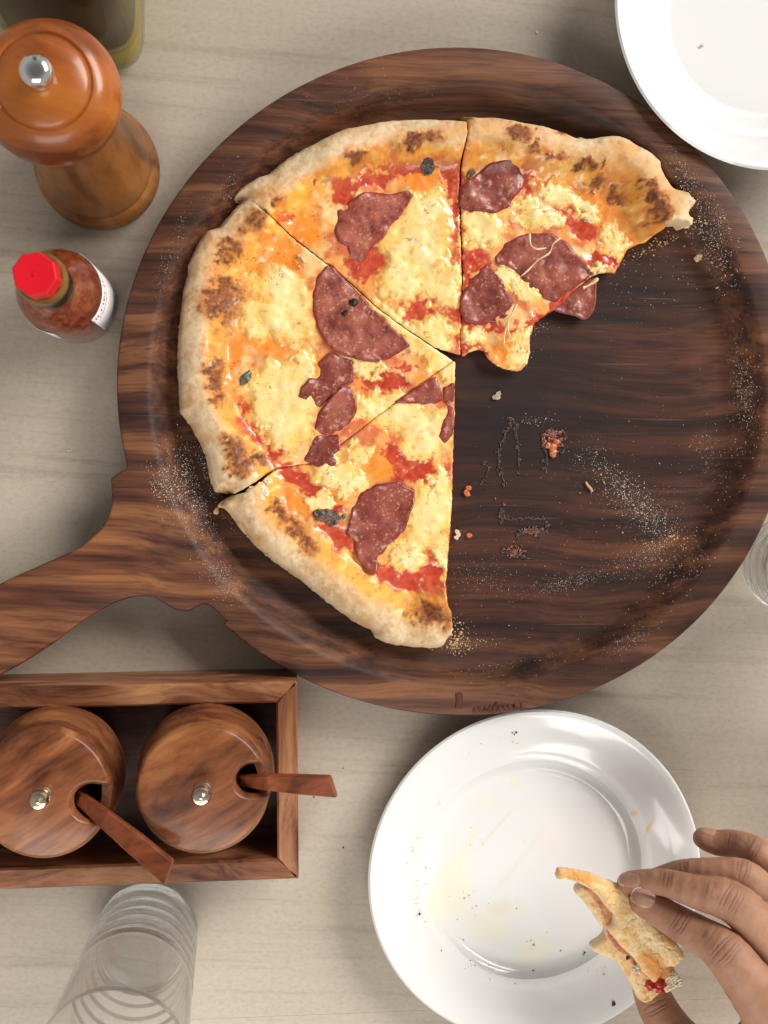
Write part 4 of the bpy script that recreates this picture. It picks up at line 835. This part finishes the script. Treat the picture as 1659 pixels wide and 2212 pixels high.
text_on(la, 'PEPPER SAUCE', .0050, R_(8), .0480, M_pk)

# ------------------------------------------------------------------ wooden tray
rt = empty('condiment_tray'); tag(rt, 'rectangular brown wooden tray holding two lidded jars', 'tray')
TZ = .040
tTR = P(*T1('tr', 1406, 65), TZ)[:2]; tBR = P(*T1('tr', 1402, 999), TZ)[:2]; tTL = P(*T1('tr', 0, 95), TZ)[:2]
U = (tTL-tTR); U /= np.linalg.norm(U); Wv = np.array([-U[1], U[0]]); Wv = Wv if Wv.dot(tBR-tTR) > 0 else -Wv
TW = Wv.dot(tBR-tTR); TL = .30; th = .0122
def tp(u, v, z): q = tTR+U*u+Wv*v; return (q[0], q[1], z)
def wall(name, a, b, c, d, mat, rise=.0):
    # a,b outer corners; c,d inner corners
    bev = .0012
    V = []
    for z, k in ((0., 0.), (TZ-bev, 0.), (TZ, 1.)):
        for (u, v) in (a, b, c, d):
            if k:
                mu = (a[0]+b[0]+c[0]+d[0])/4; mv = (a[1]+b[1]+c[1]+d[1])/4
                lu = bev if abs(u-mu) < .03 or True else 0
                if abs(a[1]-b[1]) < 1e-6: v = v+math.copysign(bev, mv-v)
                else: u = u+math.copysign(bev, mu-u)
            V.append(tp(u, v, z))
    Fc = []
    for j in range(2):
        for i in range(4): Fc.append([j*4+i, j*4+(i+1) % 4, (j+1)*4+(i+1) % 4, (j+1)*4+i])
    Fc += [[8, 9, 10, 11], [3, 2, 1, 0]]
    o = mesh_obj(name, V, Fc, mat, rt, smooth=False)
    bm = bmesh.new(); bm.from_mesh(o.data); bmesh.ops.recalc_face_normals(bm, faces=bm.faces); bm.to_mesh(o.data); bm.free()
g = .00015
wall('side_wall', (g, 0), (TL-g, 0), (TL-th-g, th), (th+g, th), M_tray)
wall('side_wall', (g, TW), (TL-g, TW), (TL-th-g, TW-th), (th+g, TW-th), M_tray)
wall('end_wall', (0, g), (0, TW-g), (th, TW-th-g), (th, th+g), M_trayv)
wall('end_wall', (TL, g), (TL, TW-g), (TL-th, TW-th-g), (TL-th, th+g), M_trayv)
V = [tp(u, v, z) for z in (.001, .006) for u, v in ((th, th), (TL-th, th), (TL-th, TW-th), (th, TW-th))]
o = mesh_obj('tray_floor', V, [[0, 1, 2, 3], [7, 6, 5, 4], [4, 5, 1, 0], [5, 6, 2, 1], [6, 7, 3, 2], [7, 4, 0, 3]], M_trayin, rt, smooth=False)

def jar(label, cpx, notch, seed):
    root = empty('condiment_jar'); tag(root, label, 'jar', 'lidded wooden jars in the tray')
    zl = .082; c = P(*T1('tr', *cpx), zl); R = 318*CR['tr'][2]/1.0953*(H-zl)/F
    lathe('jar_body', [(.0001, .0065), (.027, .0065), (.0300, .009), (.0345, .022), (.0378, .036), (.0385, .045), (.0378, .055), (.0360, .067), (.0350, .0735), (.0335, .0745), (.0300, .0745), (.0300, .068), (.0315, .040), (.025, .014), (.0001, .012)], c, M_jarb, root, 96)
    # lid outline with a spoon notch
    nx, ny, nr, na = notch; nc = np.array(P(*T1('tr', nx, ny), zl))[:2]; nr *= CR['tr'][2]/1.0953*(H-zl)/F
    dr = np.array([math.cos(na), math.sin(na)]); pp = np.array([-dr[1], dr[0]])
    pts = []
    e1 = nc+pp*nr; e2 = nc-pp*nr
    def hit(e):   # ray from e along dr to the circle
        q = e-c[:2]; b = q.dot(dr); return e+dr*(-b+math.sqrt(b*b-q.dot(q)+R*R))
    h1 = hit(e1); h2 = hit(e2)
    A1 = math.atan2(h1[1]-c[1], h1[0]-c[0]); A2_ = math.atan2(h2[1]-c[1], h2[0]-c[0])
    if A2_ < A1: A2_ += 2*math.pi
    for a in np.linspace(A1, A2_, 120): pts.append((c[0]+R*math.cos(a), c[1]+R*math.sin(a)))
    b0 = math.atan2(-pp[1], -pp[0])
    for a in np.linspace(0, -math.pi, 24)[0:]: pts.append((nc[0]+nr*math.cos(b0+a), nc[1]+nr*math.sin(b0+a)))
    X, Y = Qv(np.array([(x, y, zl) for x, y in pts]))
    def f(x, y, ed):
        w_ = Pv(x, y, zl); r = np.hypot(w_[:, 0]-c[0], w_[:, 1]-c[1])/R
        return zl-.002+.0035*(1-r**2.2)-.0028*(1-sstep(0, 11, ed))**2, None, None
    field_mesh('jar_lid', np.stack([X, Y], -1), 3., zl, f, M_jar, root, bottom=.0752, under=.0)
    k = lathe('lid_knob', [(.0001, .0830), (.0048, .0830), (.0052, .0838), (.0048, .0845), (.0030, .0850), (.0028, .0865), (.0040, .0880), (.0052, .0900), (.0052, .0920), (.0042, .0936), (.0020, .0942), (.0012, .0950), (.0001, .0952)], c, M_brass, root, 32)
    return c
cR = jar('lidded round wooden jar nearer the right end of the tray', (957, 581), (1188, 535, 74, R_(2)), 1)
cL = jar('lidded round wooden jar at the left edge of the tray, spoon leaning to lower right', (200, 600), (428, 640, 86, R_(-10)), 2)
def spoon(label, st):
    root = empty('wooden_spoon'); tag(root, label, 'spoon', 'reddish wooden spoons')
    V = []; Fc = []; n = 8
    cps = [np.array(P(*T1('tr', x, y), z)) for x, y, z, w_, t_ in st]
    for i, (x, y, z, w_, t_) in enumerate(st):
        d = cps[min(i+1, len(cps)-1)]-cps[max(i-1, 0)]; d /= np.linalg.norm(d); u = np.cross([0, 0, 1.], d); u /= np.linalg.norm(u); v_ = np.cross(d, u)
        hw = w_/2*CR['tr'][2]/1.0953*(H-z)/F
        for (a, b) in ((-1, -.6), (-.85, -1), (.85, -1), (1, -.6), (1, .6), (.85, 1), (-.85, 1), (-1, .6)):
            sh = d*(-a*hw*.35) if i == len(st)-1 else 0
            V.append(cps[i]+u*a*hw+v_*b*t_/2+sh)
    for i in range(len(st)-1):
        for k in range(n): Fc.append([i*n+k, i*n+(k+1) % n, (i+1)*n+(k+1) % n, (i+1)*n+k])
    Fc.append([(len(st)-1)*n+k for k in range(n)])
    o = mesh_obj('spoon_handle', V, Fc, M_spoon, root, smooth=False)
    bm = bmesh.new(); bm.from_mesh(o.data); bmesh.ops.recalc_face_normals(bm, faces=bm.faces); bm.to_mesh(o.data); bm.free()
    b = cps[0]; v, f = rock((b[0], b[1], b[2]-.003), .008, 3, 14, 10, (1.2, .9, .5)); mesh_obj('spoon_bowl', v, f, M_spoon, root)
spoon('spoon in the right jar, pointing straight right over the tray edge', [(1080, 535, .060, 40, .004), (1150, 533, .070, 52, .005), (1280, 540, .082, 78, .0055), (1420, 550, .088, 92, .006), (1575, 560, .093, 100, .006)])
spoon('spoon in the left jar, slanting down to the right across the tray', [(340, 590, .062, 50, .004), (390, 625, .072, 60, .005), (500, 715, .082, 84, .0055), (640, 830, .088, 104, .006), (800, 965, .093, 112, .006)])

# ------------------------------------------------------------------ tumblers
def tumbler(label, c, rb_, rr, h, zr, seed=0):
    root = empty('water_tumbler'); tag(root, label, 'glass', 'ribbed clear tumblers')
    out = []; N = 90
    for i in range(N+1):
        z = .003+(h-.003)*i/N; r = rb_+(rr-rb_)*(z/h)**1.3
        if z < zr: r += .00055*math.sin(z*2*math.pi/.014)*sstep(0, .006, np.array(z-.004))*(1-sstep(zr-.01, zr, np.array(z)))
        out.append((float(r), z))
    out = [(.0001, .0015), (rb_*.75, .0006), (rb_*.90, 0), (rb_-.0015, .0004)]+out
    rim = [(rr-.0001, h+.0003), (rr-.0004, h+.00045), (rr-.0007, h+.0003)]
    inn = []
    for i in range(30, -1, -1):
        z = .013+(h-.013)*i/30; inn.append((rb_+(rr-rb_)*(z/h)**1.3-(.0009+.0016*(1-z/h)), z))
    inn += [(rb_-.006, .0105), (rb_*.6, .0095), (.0001, .0092)]
    lathe('tumbler_glass', out+rim+inn, c, M_glass, root, 128); return root
tb1 = P(318, 2010, 0); tumbler('clear ribbed tumbler standing below the tray at lower left', tb1, .0305, .0362, .152, .085)
tb2 = P(1703, 1216, 0); tumbler('clear tumbler peeking out past the right rim of the board', tb2, .0305, .0362, .152, .10)
# a little water in the first tumbler
lathe('water', [(.0001, .0093), (.0180, .0096), (.0243, .0106), (.0273, .0132), (.0276, .022), (.0001, .0218)], tb1, plain('water', (.98, .99, .99), 0, trans=1., ior=1.33), [o for o in bpy.data.objects if o.name == 'water_tumbler'][0], 96)

# ------------------------------------------------------------------ surface nets
def surface_nets(f, lo, h, shape):
    s = f < 0; nx, ny, nz = shape
    cs_ = np.zeros((nx-1, ny-1, nz-1), np.int8)
    for a in (0, 1):
        for b in (0, 1):
            for c in (0, 1): cs_ += s[a:nx-1+a, b:ny-1+b, c:nz-1+c]
    act = (cs_ > 0) & (cs_ < 8); I = np.argwhere(act); idx = -np.ones(act.shape, int); idx[tuple(I.T)] = np.arange(len(I))
    acc = np.zeros((len(I), 3)); cnt = np.zeros(len(I))
    cn = [(a, b, c) for a in (0, 1) for b in (0, 1) for c in (0, 1)]
    for p in cn:
        for ax in range(3):
            if p[ax]: continue
            q = list(p); q[ax] = 1
            fa = f[I[:, 0]+p[0], I[:, 1]+p[1], I[:, 2]+p[2]]; fb = f[I[:, 0]+q[0], I[:, 1]+q[1], I[:, 2]+q[2]]
            k = (fa < 0) != (fb < 0); t = np.where(k, fa/np.where(k, fa-fb, 1), 0)
            pt = np.array(p, float)[None]+t[:, None]*(np.array(q)-np.array(p))[None]
            acc += np.where(k[:, None], pt, 0); cnt += k
    V = np.array(lo)+(I+acc/cnt[:, None])*h
    Fc = []
    for ax in range(3):
        b, c = (ax+1) % 3, (ax+2) % 3
        sl0 = [slice(None)]*3; sl1 = [slice(None)]*3; sl0[ax] = slice(0, -1); sl1[ax] = slice(1, None)
        x = s[tuple(sl0)] != s[tuple(sl1)]
        E = np.argwhere(x); sh = act.shape
        ok = (E[:, b] > 0) & (E[:, c] > 0) & (E[:, b] < sh[b]) & (E[:, c] < sh[c]) & (E[:, ax] < sh[ax]); E = E[ok]
        def at(db, dc): q = E.copy(); q[:, b] -= db; q[:, c] -= dc; return idx[tuple(q.T)]
        q = np.stack([at(0, 0), at(1, 0), at(1, 1), at(0, 1)], -1)
        neg = s[tuple(E.T)]
        q = np.where(neg[:, None], q, q[:, ::-1]); Fc.append(q)
    return V, np.concatenate(Fc)

# ------------------------------------------------------------------ hand
def hpt(x, y, z): return np.array(P(*T1('hd', x, y), z))
def hr(r, z): return 1.06*r*CR['hd'][2]/1.0953*(H-z)/F
FING = {
 'index': [(752, 712, .0735, 88), (860, 765, .076, 104), (1020, 862, .084, 118), (1190, 958, .093, 130), (1350, 1070, .1005, 156), (1520, 1290, .102, 178), (1720, 1560, .097, 215)],
 'middle': [(652, 572, .066, 74), (780, 565, .072, 84), (930, 572, .080, 92), (1150, 640, .090, 116), (1385, 705, .0955, 138), (1560, 850, .096, 150), (1800, 1110, .093, 180)],
 'ring': [(800, 560, .060, 66), (930, 520, .066, 74), (1060, 495, .073, 86), (1280, 495, .083, 98), (1480, 520, .088, 112), (1640, 650, .088, 124), (1900, 900, .085, 160)],
 'pinky': [(1192, 252, .060, 70), (1290, 285, .062, 84), (1400, 290, .066, 92), (1530, 325, .073, 98), (1640, 400, .076, 108), (1950, 680, .078, 140)],
 'thumb': [(850, 1180, .042, 95), (805, 1290, .043, 112), (850, 1430, .046, 132), (960, 1620, .052, 150), (1180, 1900, .060, 210), (1500, 2200, .070, 320)],
}
PALM = [((1720, 1560, .094, 215), (1800, 1110, .090, 190)), ((1800, 1110, .090, 190), (1900, 900, .083, 160)), ((1900, 900, .083, 160), (1950, 680, .076, 140)),
        ((1720, 1560, .088, 230), (2300, 2100, .085, 330)), ((1850, 1100, .086, 220), (2300, 2000, .085, 330)), ((1950, 750, .076, 170), (2300, 1800, .08, 300)), ((1500, 2200, .068, 320), (2300, 2100, .083, 330)), ((1640, 1750, .078, 230), (1750, 2200, .073, 320))]
h_ = .00062
lo = np.array([hpt(560, 0, .08)[0]-.004, hpt(600, 2500, .08)[1]-.0, .026]); hi = np.array([hpt(2450, 0, .08)[0], hpt(600, 60, .05)[1], .125])
sh_ = tuple(((hi-lo)/h_).astype(int)+1)
gx = (lo[0]+np.arange(sh_[0])*h_).astype(np.float32)[:, None, None]; gy = (lo[1]+np.arange(sh_[1])*h_).astype(np.float32)[None, :, None]; gz = (lo[2]+np.arange(sh_[2])*h_).astype(np.float32)[None, None, :]
def cone(fld, a, b, ra, rb, k):
    """smooth union of a rounded cone into fld, only near it"""
    a = np.asarray(a); b = np.asarray(b); pad = max(ra, rb)+k*2+.004
    i0 = np.clip(((np.minimum(a, b)-pad-lo)/h_).astype(int), 0, np.array(sh_)-1); i1 = np.clip(((np.maximum(a, b)+pad-lo)/h_).astype(int)+2, 1, np.array(sh_))
    if (i1 <= i0).any(): return
    sl = tuple(slice(p, q) for p, q in zip(i0, i1))
    X = gx[sl[0]]-a[0]; Y = gy[:, sl[1]]-a[1]; Z = gz[:, :, sl[2]]-a[2]; v = b-a; l = v.dot(v)+1e-12
    t = np.clip((X*v[0]+Y*v[1]+Z*v[2])/l, 0, 1)
    d = np.sqrt((X-t*v[0])**2+(Y-t*v[1])**2+(Z-t*v[2])**2)-(ra+t*(rb-ra))
    o = fld[sl]; hh = np.maximum(k-np.abs(o-d), 0)/k; fld[sl] = np.minimum(o, d)-hh*hh*k*.25
tot = np.full(sh_, .02, np.float32)
for nm, L in FING.items():
    fl = np.full(sh_, .02, np.float32)
    sp_ = spline([(*hpt(*q[:3]), hr(q[3], q[2])) for q in L], 3)
    for a, b in zip(sp_[:-1], sp_[1:]): cone(fl, a[:3], b[:3], a[3], b[3], .0012)
    k = .0009; hh = np.maximum(k-np.abs(tot-fl), 0)/k; tot = np.minimum(tot, fl)-hh*hh*k*.25
pf = np.full(sh_, .02, np.float32)
for p, q in PALM: cone(pf, hpt(*p[:3]), hpt(*q[:3]), hr(p[3], p[2]), hr(q[3], q[2]), .006)
k = .007; hh = np.maximum(k-np.abs(tot-pf), 0)/k; tot = np.minimum(tot, pf)-hh*hh*k*.25
tot[0] = tot[-1] = .02; tot[:, 0] = tot[:, -1] = .02; tot[:, :, 0] = tot[:, :, -1] = .02
HV, HF = surface_nets(tot, lo, h_, sh_)
print('hand', HV.shape, HF.shape)
del tot, pf, fl
# vertex normals (from the mesh)
tmp = bpy.data.meshes.new('tmp'); tmp.from_pydata(HV.tolist(), [], HF.tolist()); tmp.update()
NV = np.zeros(len(HV)*3); tmp.vertex_normals.foreach_get('vector', NV); NV = NV.reshape(-1, 3)
# project to photo crop coordinates for creases and skin tone
qx, qy = Qv(HV); s_h = CR['hd'][2]
ux = (qx*1.0953-CR['hd'][0])/s_h; uy = (qy*1.0953-CR['hd'][1])/s_h
front = sstep(.05, .35, NV[:, 2])
disp = fbm(ux, uy, 60, 3, 5)*.00022*front
colh = mixc(np.broadcast_to(np.array([.31, .148, .080]), HV.shape), (.40, .200, .118), sstep(-.5, .6, fbm(ux, uy, 150, 3, 8)))
def crease(cx_, cy_, ang, hw, n, gap, depth, bend):
    """n wrinkles across a finger at (cx, cy); ang = finger direction"""
    global disp, colh
    c = math.cos(R_(ang)); s = math.sin(R_(ang)); a = (ux-cx_)*c+(uy-cy_)*s; b = -(ux-cx_)*s+(uy-cy_)*c
    lat = np.exp(-(b/(hw*.72))**4); wob = fbm(ux, uy, 30, 2, int(cx_))*5
    for i in range(n):
        o_ = (i-(n-1)/2)*gap; sg = 1 if o_ >= 0 else -1
        g = np.exp(-((a-o_-sg*bend*(1-(b/hw)**2)+wob)/5.5)**2)*lat*front*(1-.25*abs(i-(n-1)/2)/max(1, n/2))
        disp = disp-g*depth*1.35; colh = mixc(colh, (.15, .05, .028), np.clip(g, 0, 1)*.75)
    m_ = np.exp(-(a/(gap*n*.55+16))**2-(b/(hw*.8))**2)*front
    colh = mixc(colh, (.27, .115, .075), m_*.62)
    disp = disp+m_*.00030
crease(1360, 1060, 42, 150, 5, 28, .00038, 14); crease(1030, 850, 33, 112, 4, 24, .00030, 8)
crease(1395, 700, 28, 125, 5, 27, .00036, 13); crease(935, 540, 8, 90, 3, 22, .00030, 6)
crease(1480, 470, 12, 105, 4, 25, .00030, 10); crease(1050, 450, -5, 80, 3, 20, .00026, 5)
crease(1560, 320, 30, 95, 3, 24, .00026, 8); crease(1400, 260, 8, 85, 3, 18, .00020, 4)
crease(1240, 920, 33, 120, 2, 40, .00018, 4); crease(850, 1470, 62, 125, 3, 26, .00038, 8); crease(1240, 620, 18, 100, 2, 34, .00016, 4)
for cx_, cy_, r in ((740, 720, 130), (640, 560, 110), (1190, 260, 110), (850, 1230, 160)):
    colh = mixc(colh, (.33, .125, .085), np.exp(-(((ux-cx_)**2+(uy-cy_)**2)/r**2))*.6)
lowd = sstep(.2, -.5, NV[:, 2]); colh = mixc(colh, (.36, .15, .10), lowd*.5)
HV2 = HV+NV*disp[:, None]
M_skin = vmat('brown_skin', .56, .46, (1500, .38, .0006), .16, sss=.10, srad=(1, .35, .2))
M_skin.node_tree.nodes['Principled BSDF'].inputs['Subsurface Scale'].default_value = .0035
person = empty('person'); tag(person, 'brown hand reaching in from lower right, holding a bitten crust over the plate', 'person')
hand = mesh_obj('hand', HV2, HF, M_skin, person, True, colh, np.full(len(HV2), .5))
bvh = BVHTree.FromPolygons([tuple(v) for v in HV2], HF.tolist())
M_nail = plain('fingernail', (.40, .215, .145), .34, sss=.2, coat=.15); M_tip = plain('nail_free_edge', (.66, .56, .44), .35)
def nail(cx_, cy_, ang, L, Wd, tipw=.16):
    c = math.cos(R_(ang)); s = math.sin(R_(ang)); n = 22; V = []; Fc = []; cam_p = Vector((0, 0, H)); sides = []
    def hitp(a, b, off):
        x = cx_+a*c-b*s; y = cy_+a*s+b*c; t = Vector(P(*T1('hd', x, y), .05)); d = (t-cam_p).normalized()
        r = bvh.ray_cast(cam_p, d)
        if r[0] is None or r[0].z < .03: return None
        return r[0]+r[1]*off
    rings = 9; pts = []
    for j in range(rings):
        rr = j/(rings-1)
        for i in range(n):
            t = 2*math.pi*i/n; ex = 3.2; k = 1/((abs(math.cos(t))**ex+abs(math.sin(t))**ex)**(1/ex))
            off = .00055-.0004*rr**6
            a = rr*k*math.cos(t)*L/2; b = rr*k*math.sin(t)*Wd/2; p = hitp(a, b, off)
            if p is None: p = pts[-n] if len(pts) >= n else hitp(0, 0, off)
            # do not fall off the side of the finger
            if len(pts) >= n and (Vector(pts[-n])-Vector(p)).length > .0035: p = Vector(pts[-n])
            pts.append(tuple(p))
    for j in range(rings-1):
        for i in range(n): Fc.append([j*n+i, (j+1)*n+i, (j+1)*n+(i+1) % n, j*n+(i+1) % n])
    o = mesh_obj('fingernail', pts, Fc, M_nail, person)
    o.data.materials.append(M_tip)
    for p in o.data.polygons:   # free edge at the far end
        i = p.index % n; t = 2*math.pi*(i+.5)/n
        if p.index//n >= rings-2 and math.cos(t) < -.35: p.material_index = 1
    sm = o.modifiers.new('smooth', 'SMOOTH'); sm.iterations = 3; sm.factor = .5
nail(762, 678, 22, 185, 140); nail(665, 552, 6, 165, 105); nail(1215, 195, 14, 150, 62)

# ------------------------------------------------------------------ held crust
M_bread = vmat('baked_crust', .75, .35, (1100, .35, .0006), .16, sss=.12, coat=.1)
rc = empty('pizza_crust'); tag(rc, 'bitten piece of folded pizza crust held in the fingers above the plate', 'pizza crust')
def bread(name, pts, z0, hgt, c_a, c_b, c_c, seed, amp=5., thick=.003, tilt=(0, 0), half=40):
    p = rough_poly(spline(T('hd', pts), 4, True), amp*.3, 7., 2., seed)
    def f(x, y, ed):
        n15 = fbm(x, y, 16, 3, seed); n6 = fbm(x, y, 6, 3, seed+1); n3 = fbm(x, y, 2.6, 2, seed+2)
        u = np.clip(ed/half, 0, 1); z = z0+hgt*np.sqrt(np.clip(1-(1-u)**2, 0, 1))+.0005*n15+.00018*n6+.00006*n3
        z = z+(x-p[:, 0].mean())*tilt[0]+(y-p[:, 1].mean())*tilt[1]
        col = mixc(np.broadcast_to(np.array(c_a), x.shape+(3,)), c_b, sstep(-.5, .5, n15+n6*.3))
        col = mixc(col, c_c, sstep(.35, .9, fbm(x, y, 22, 3, seed+5)+.3*n6)*.8)
        col = mixc(col, (.74, .60, .42), (1-sstep(1, 7, ed+3*n6))*.7)
        if name == 'upper_crust':
            for bx, by, ba, bb, bg_, bc2, bs_2 in ((830, 1150, 70, 120, -35, (.70, .25, .03), .85), (300, 520, 150, 30, 12, (.72, .30, .04), .8), (620, 720, 60, 90, 0, (.50, .33, .18), .5), (800, 950, 60, 190, -42, (.86, .70, .42), .7), (560, 600, 90, 30, 30, (.78, .50, .20), .6)):
                q = T1('hd', bx, by); mk = blobs([(q[0], q[1], ba*.301, bb*.301, bg_)], x, y, n15*4, n6*3, .6); col = mixc(col, bc2, mk*bs_2)
        crk = 1-sstep(.0, .05, np.abs(fbm(x, y, 26, 2, seed+8)-.15)); z = z-crk*.0006; col = mixc(col, (.36, .19, .08), crk*.5)
        return z, col, sstep(.3, .9, n15)*.5
    return field_mesh(name, p, 1.5, z0, f, M_bread, rc, thick=thick)
lowr = bread('lower_crust', [(270, 625), (330, 700), (400, 790), (440, 860), (490, 905), (460, 960), (385, 1020), (420, 1070), (500, 1100), (570, 1140), (620, 1210), (670, 1290), (710, 1370), (735, 1410), (790, 1425), (850, 1380), (930, 1330), (1000, 1305), (1040, 1300), (1015, 1240), (980, 1180), (850, 1000), (700, 850), (560, 700), (420, 590), (320, 570)], .0555, .004, (.82, .60, .30), (.78, .50, .20), (.68, .28, .06), 101, half=14)
mid = bread('filling', [(300, 600), (400, 700), (470, 850), (500, 960), (560, 1050), (640, 1110), (700, 1200), (800, 1270), (880, 1290), (960, 1220), (900, 1060), (700, 850), (560, 700), (430, 590)], .0605, .002, (.50, .14, .05), (.60, .26, .08), (.70, .50, .28), 111, half=10)
tip = bread('upper_crust', [(152, 475), (230, 478), (320, 492), (410, 518), (500, 558), (600, 590), (690, 640), (760, 760), (860, 880), (980, 980), (1060, 1090), (1030, 1130), (985, 1165), (920, 1180), (880, 1250), (835, 1285), (790, 1240), (740, 1190), (690, 1110), (620, 1040), (560, 970), (512, 905), (540, 850), (545, 790), (500, 750), (440, 670), (370, 610), (270, 562), (200, 540), (142, 545)], .0645, .0042, (.82, .60, .30), (.78, .47, .16), (.68, .28, .05), 121, half=26)
v, f = join([rock(hpt(855+dx, 1315+dy, .062), r, i+3, 12, 8) for i, (dx, dy, r) in enumerate([(0, 0, .0045), (-35, -8, .0034), (30, -20, .0032)])])
mesh_obj('tomato_blob', v, f, plain('tomato_flesh', (.52, .025, .012), .2, sss=.2, coat=.5), rc)
rg = np.random.RandomState(9)
v, f = join([rock(hpt(945+rg.randn()*38, 1262+rg.randn()*32, .0600+.002*rg.rand()), .0009+.0016*rg.rand(), i, 7, 5, (1.3, .9, .7)) for i in range(60)]+[tube([hpt(990, 1290, .062), hpt(1020, 1270, .063), hpt(1042, 1262, .064)], .0004), tube([hpt(985, 1300, .062), hpt(1010, 1312, .063), hpt(1044, 1306, .064)], .0005)])
mesh_obj('torn_bread', v, f, M_crumb, rc, smooth=False)
v, f = join([rock(hpt(715+rg.randn()*12, 1200+rg.randn()*10, .066), .0010+.0006*rg.rand(), i, 6, 4) for i in range(9)]); mesh_obj('cheese_crumb', v, f, M_crumb, rc, smooth=False)
v, f = rock(hpt(655, 1110, .0655), .0013, 4); mesh_obj('burnt_fleck', v, f, M_pepper, rc)
print('objects', len(bpy.data.objects), 'verts', sum(len(o.data.vertices) for o in bpy.data.objects if o.type == 'MESH'))
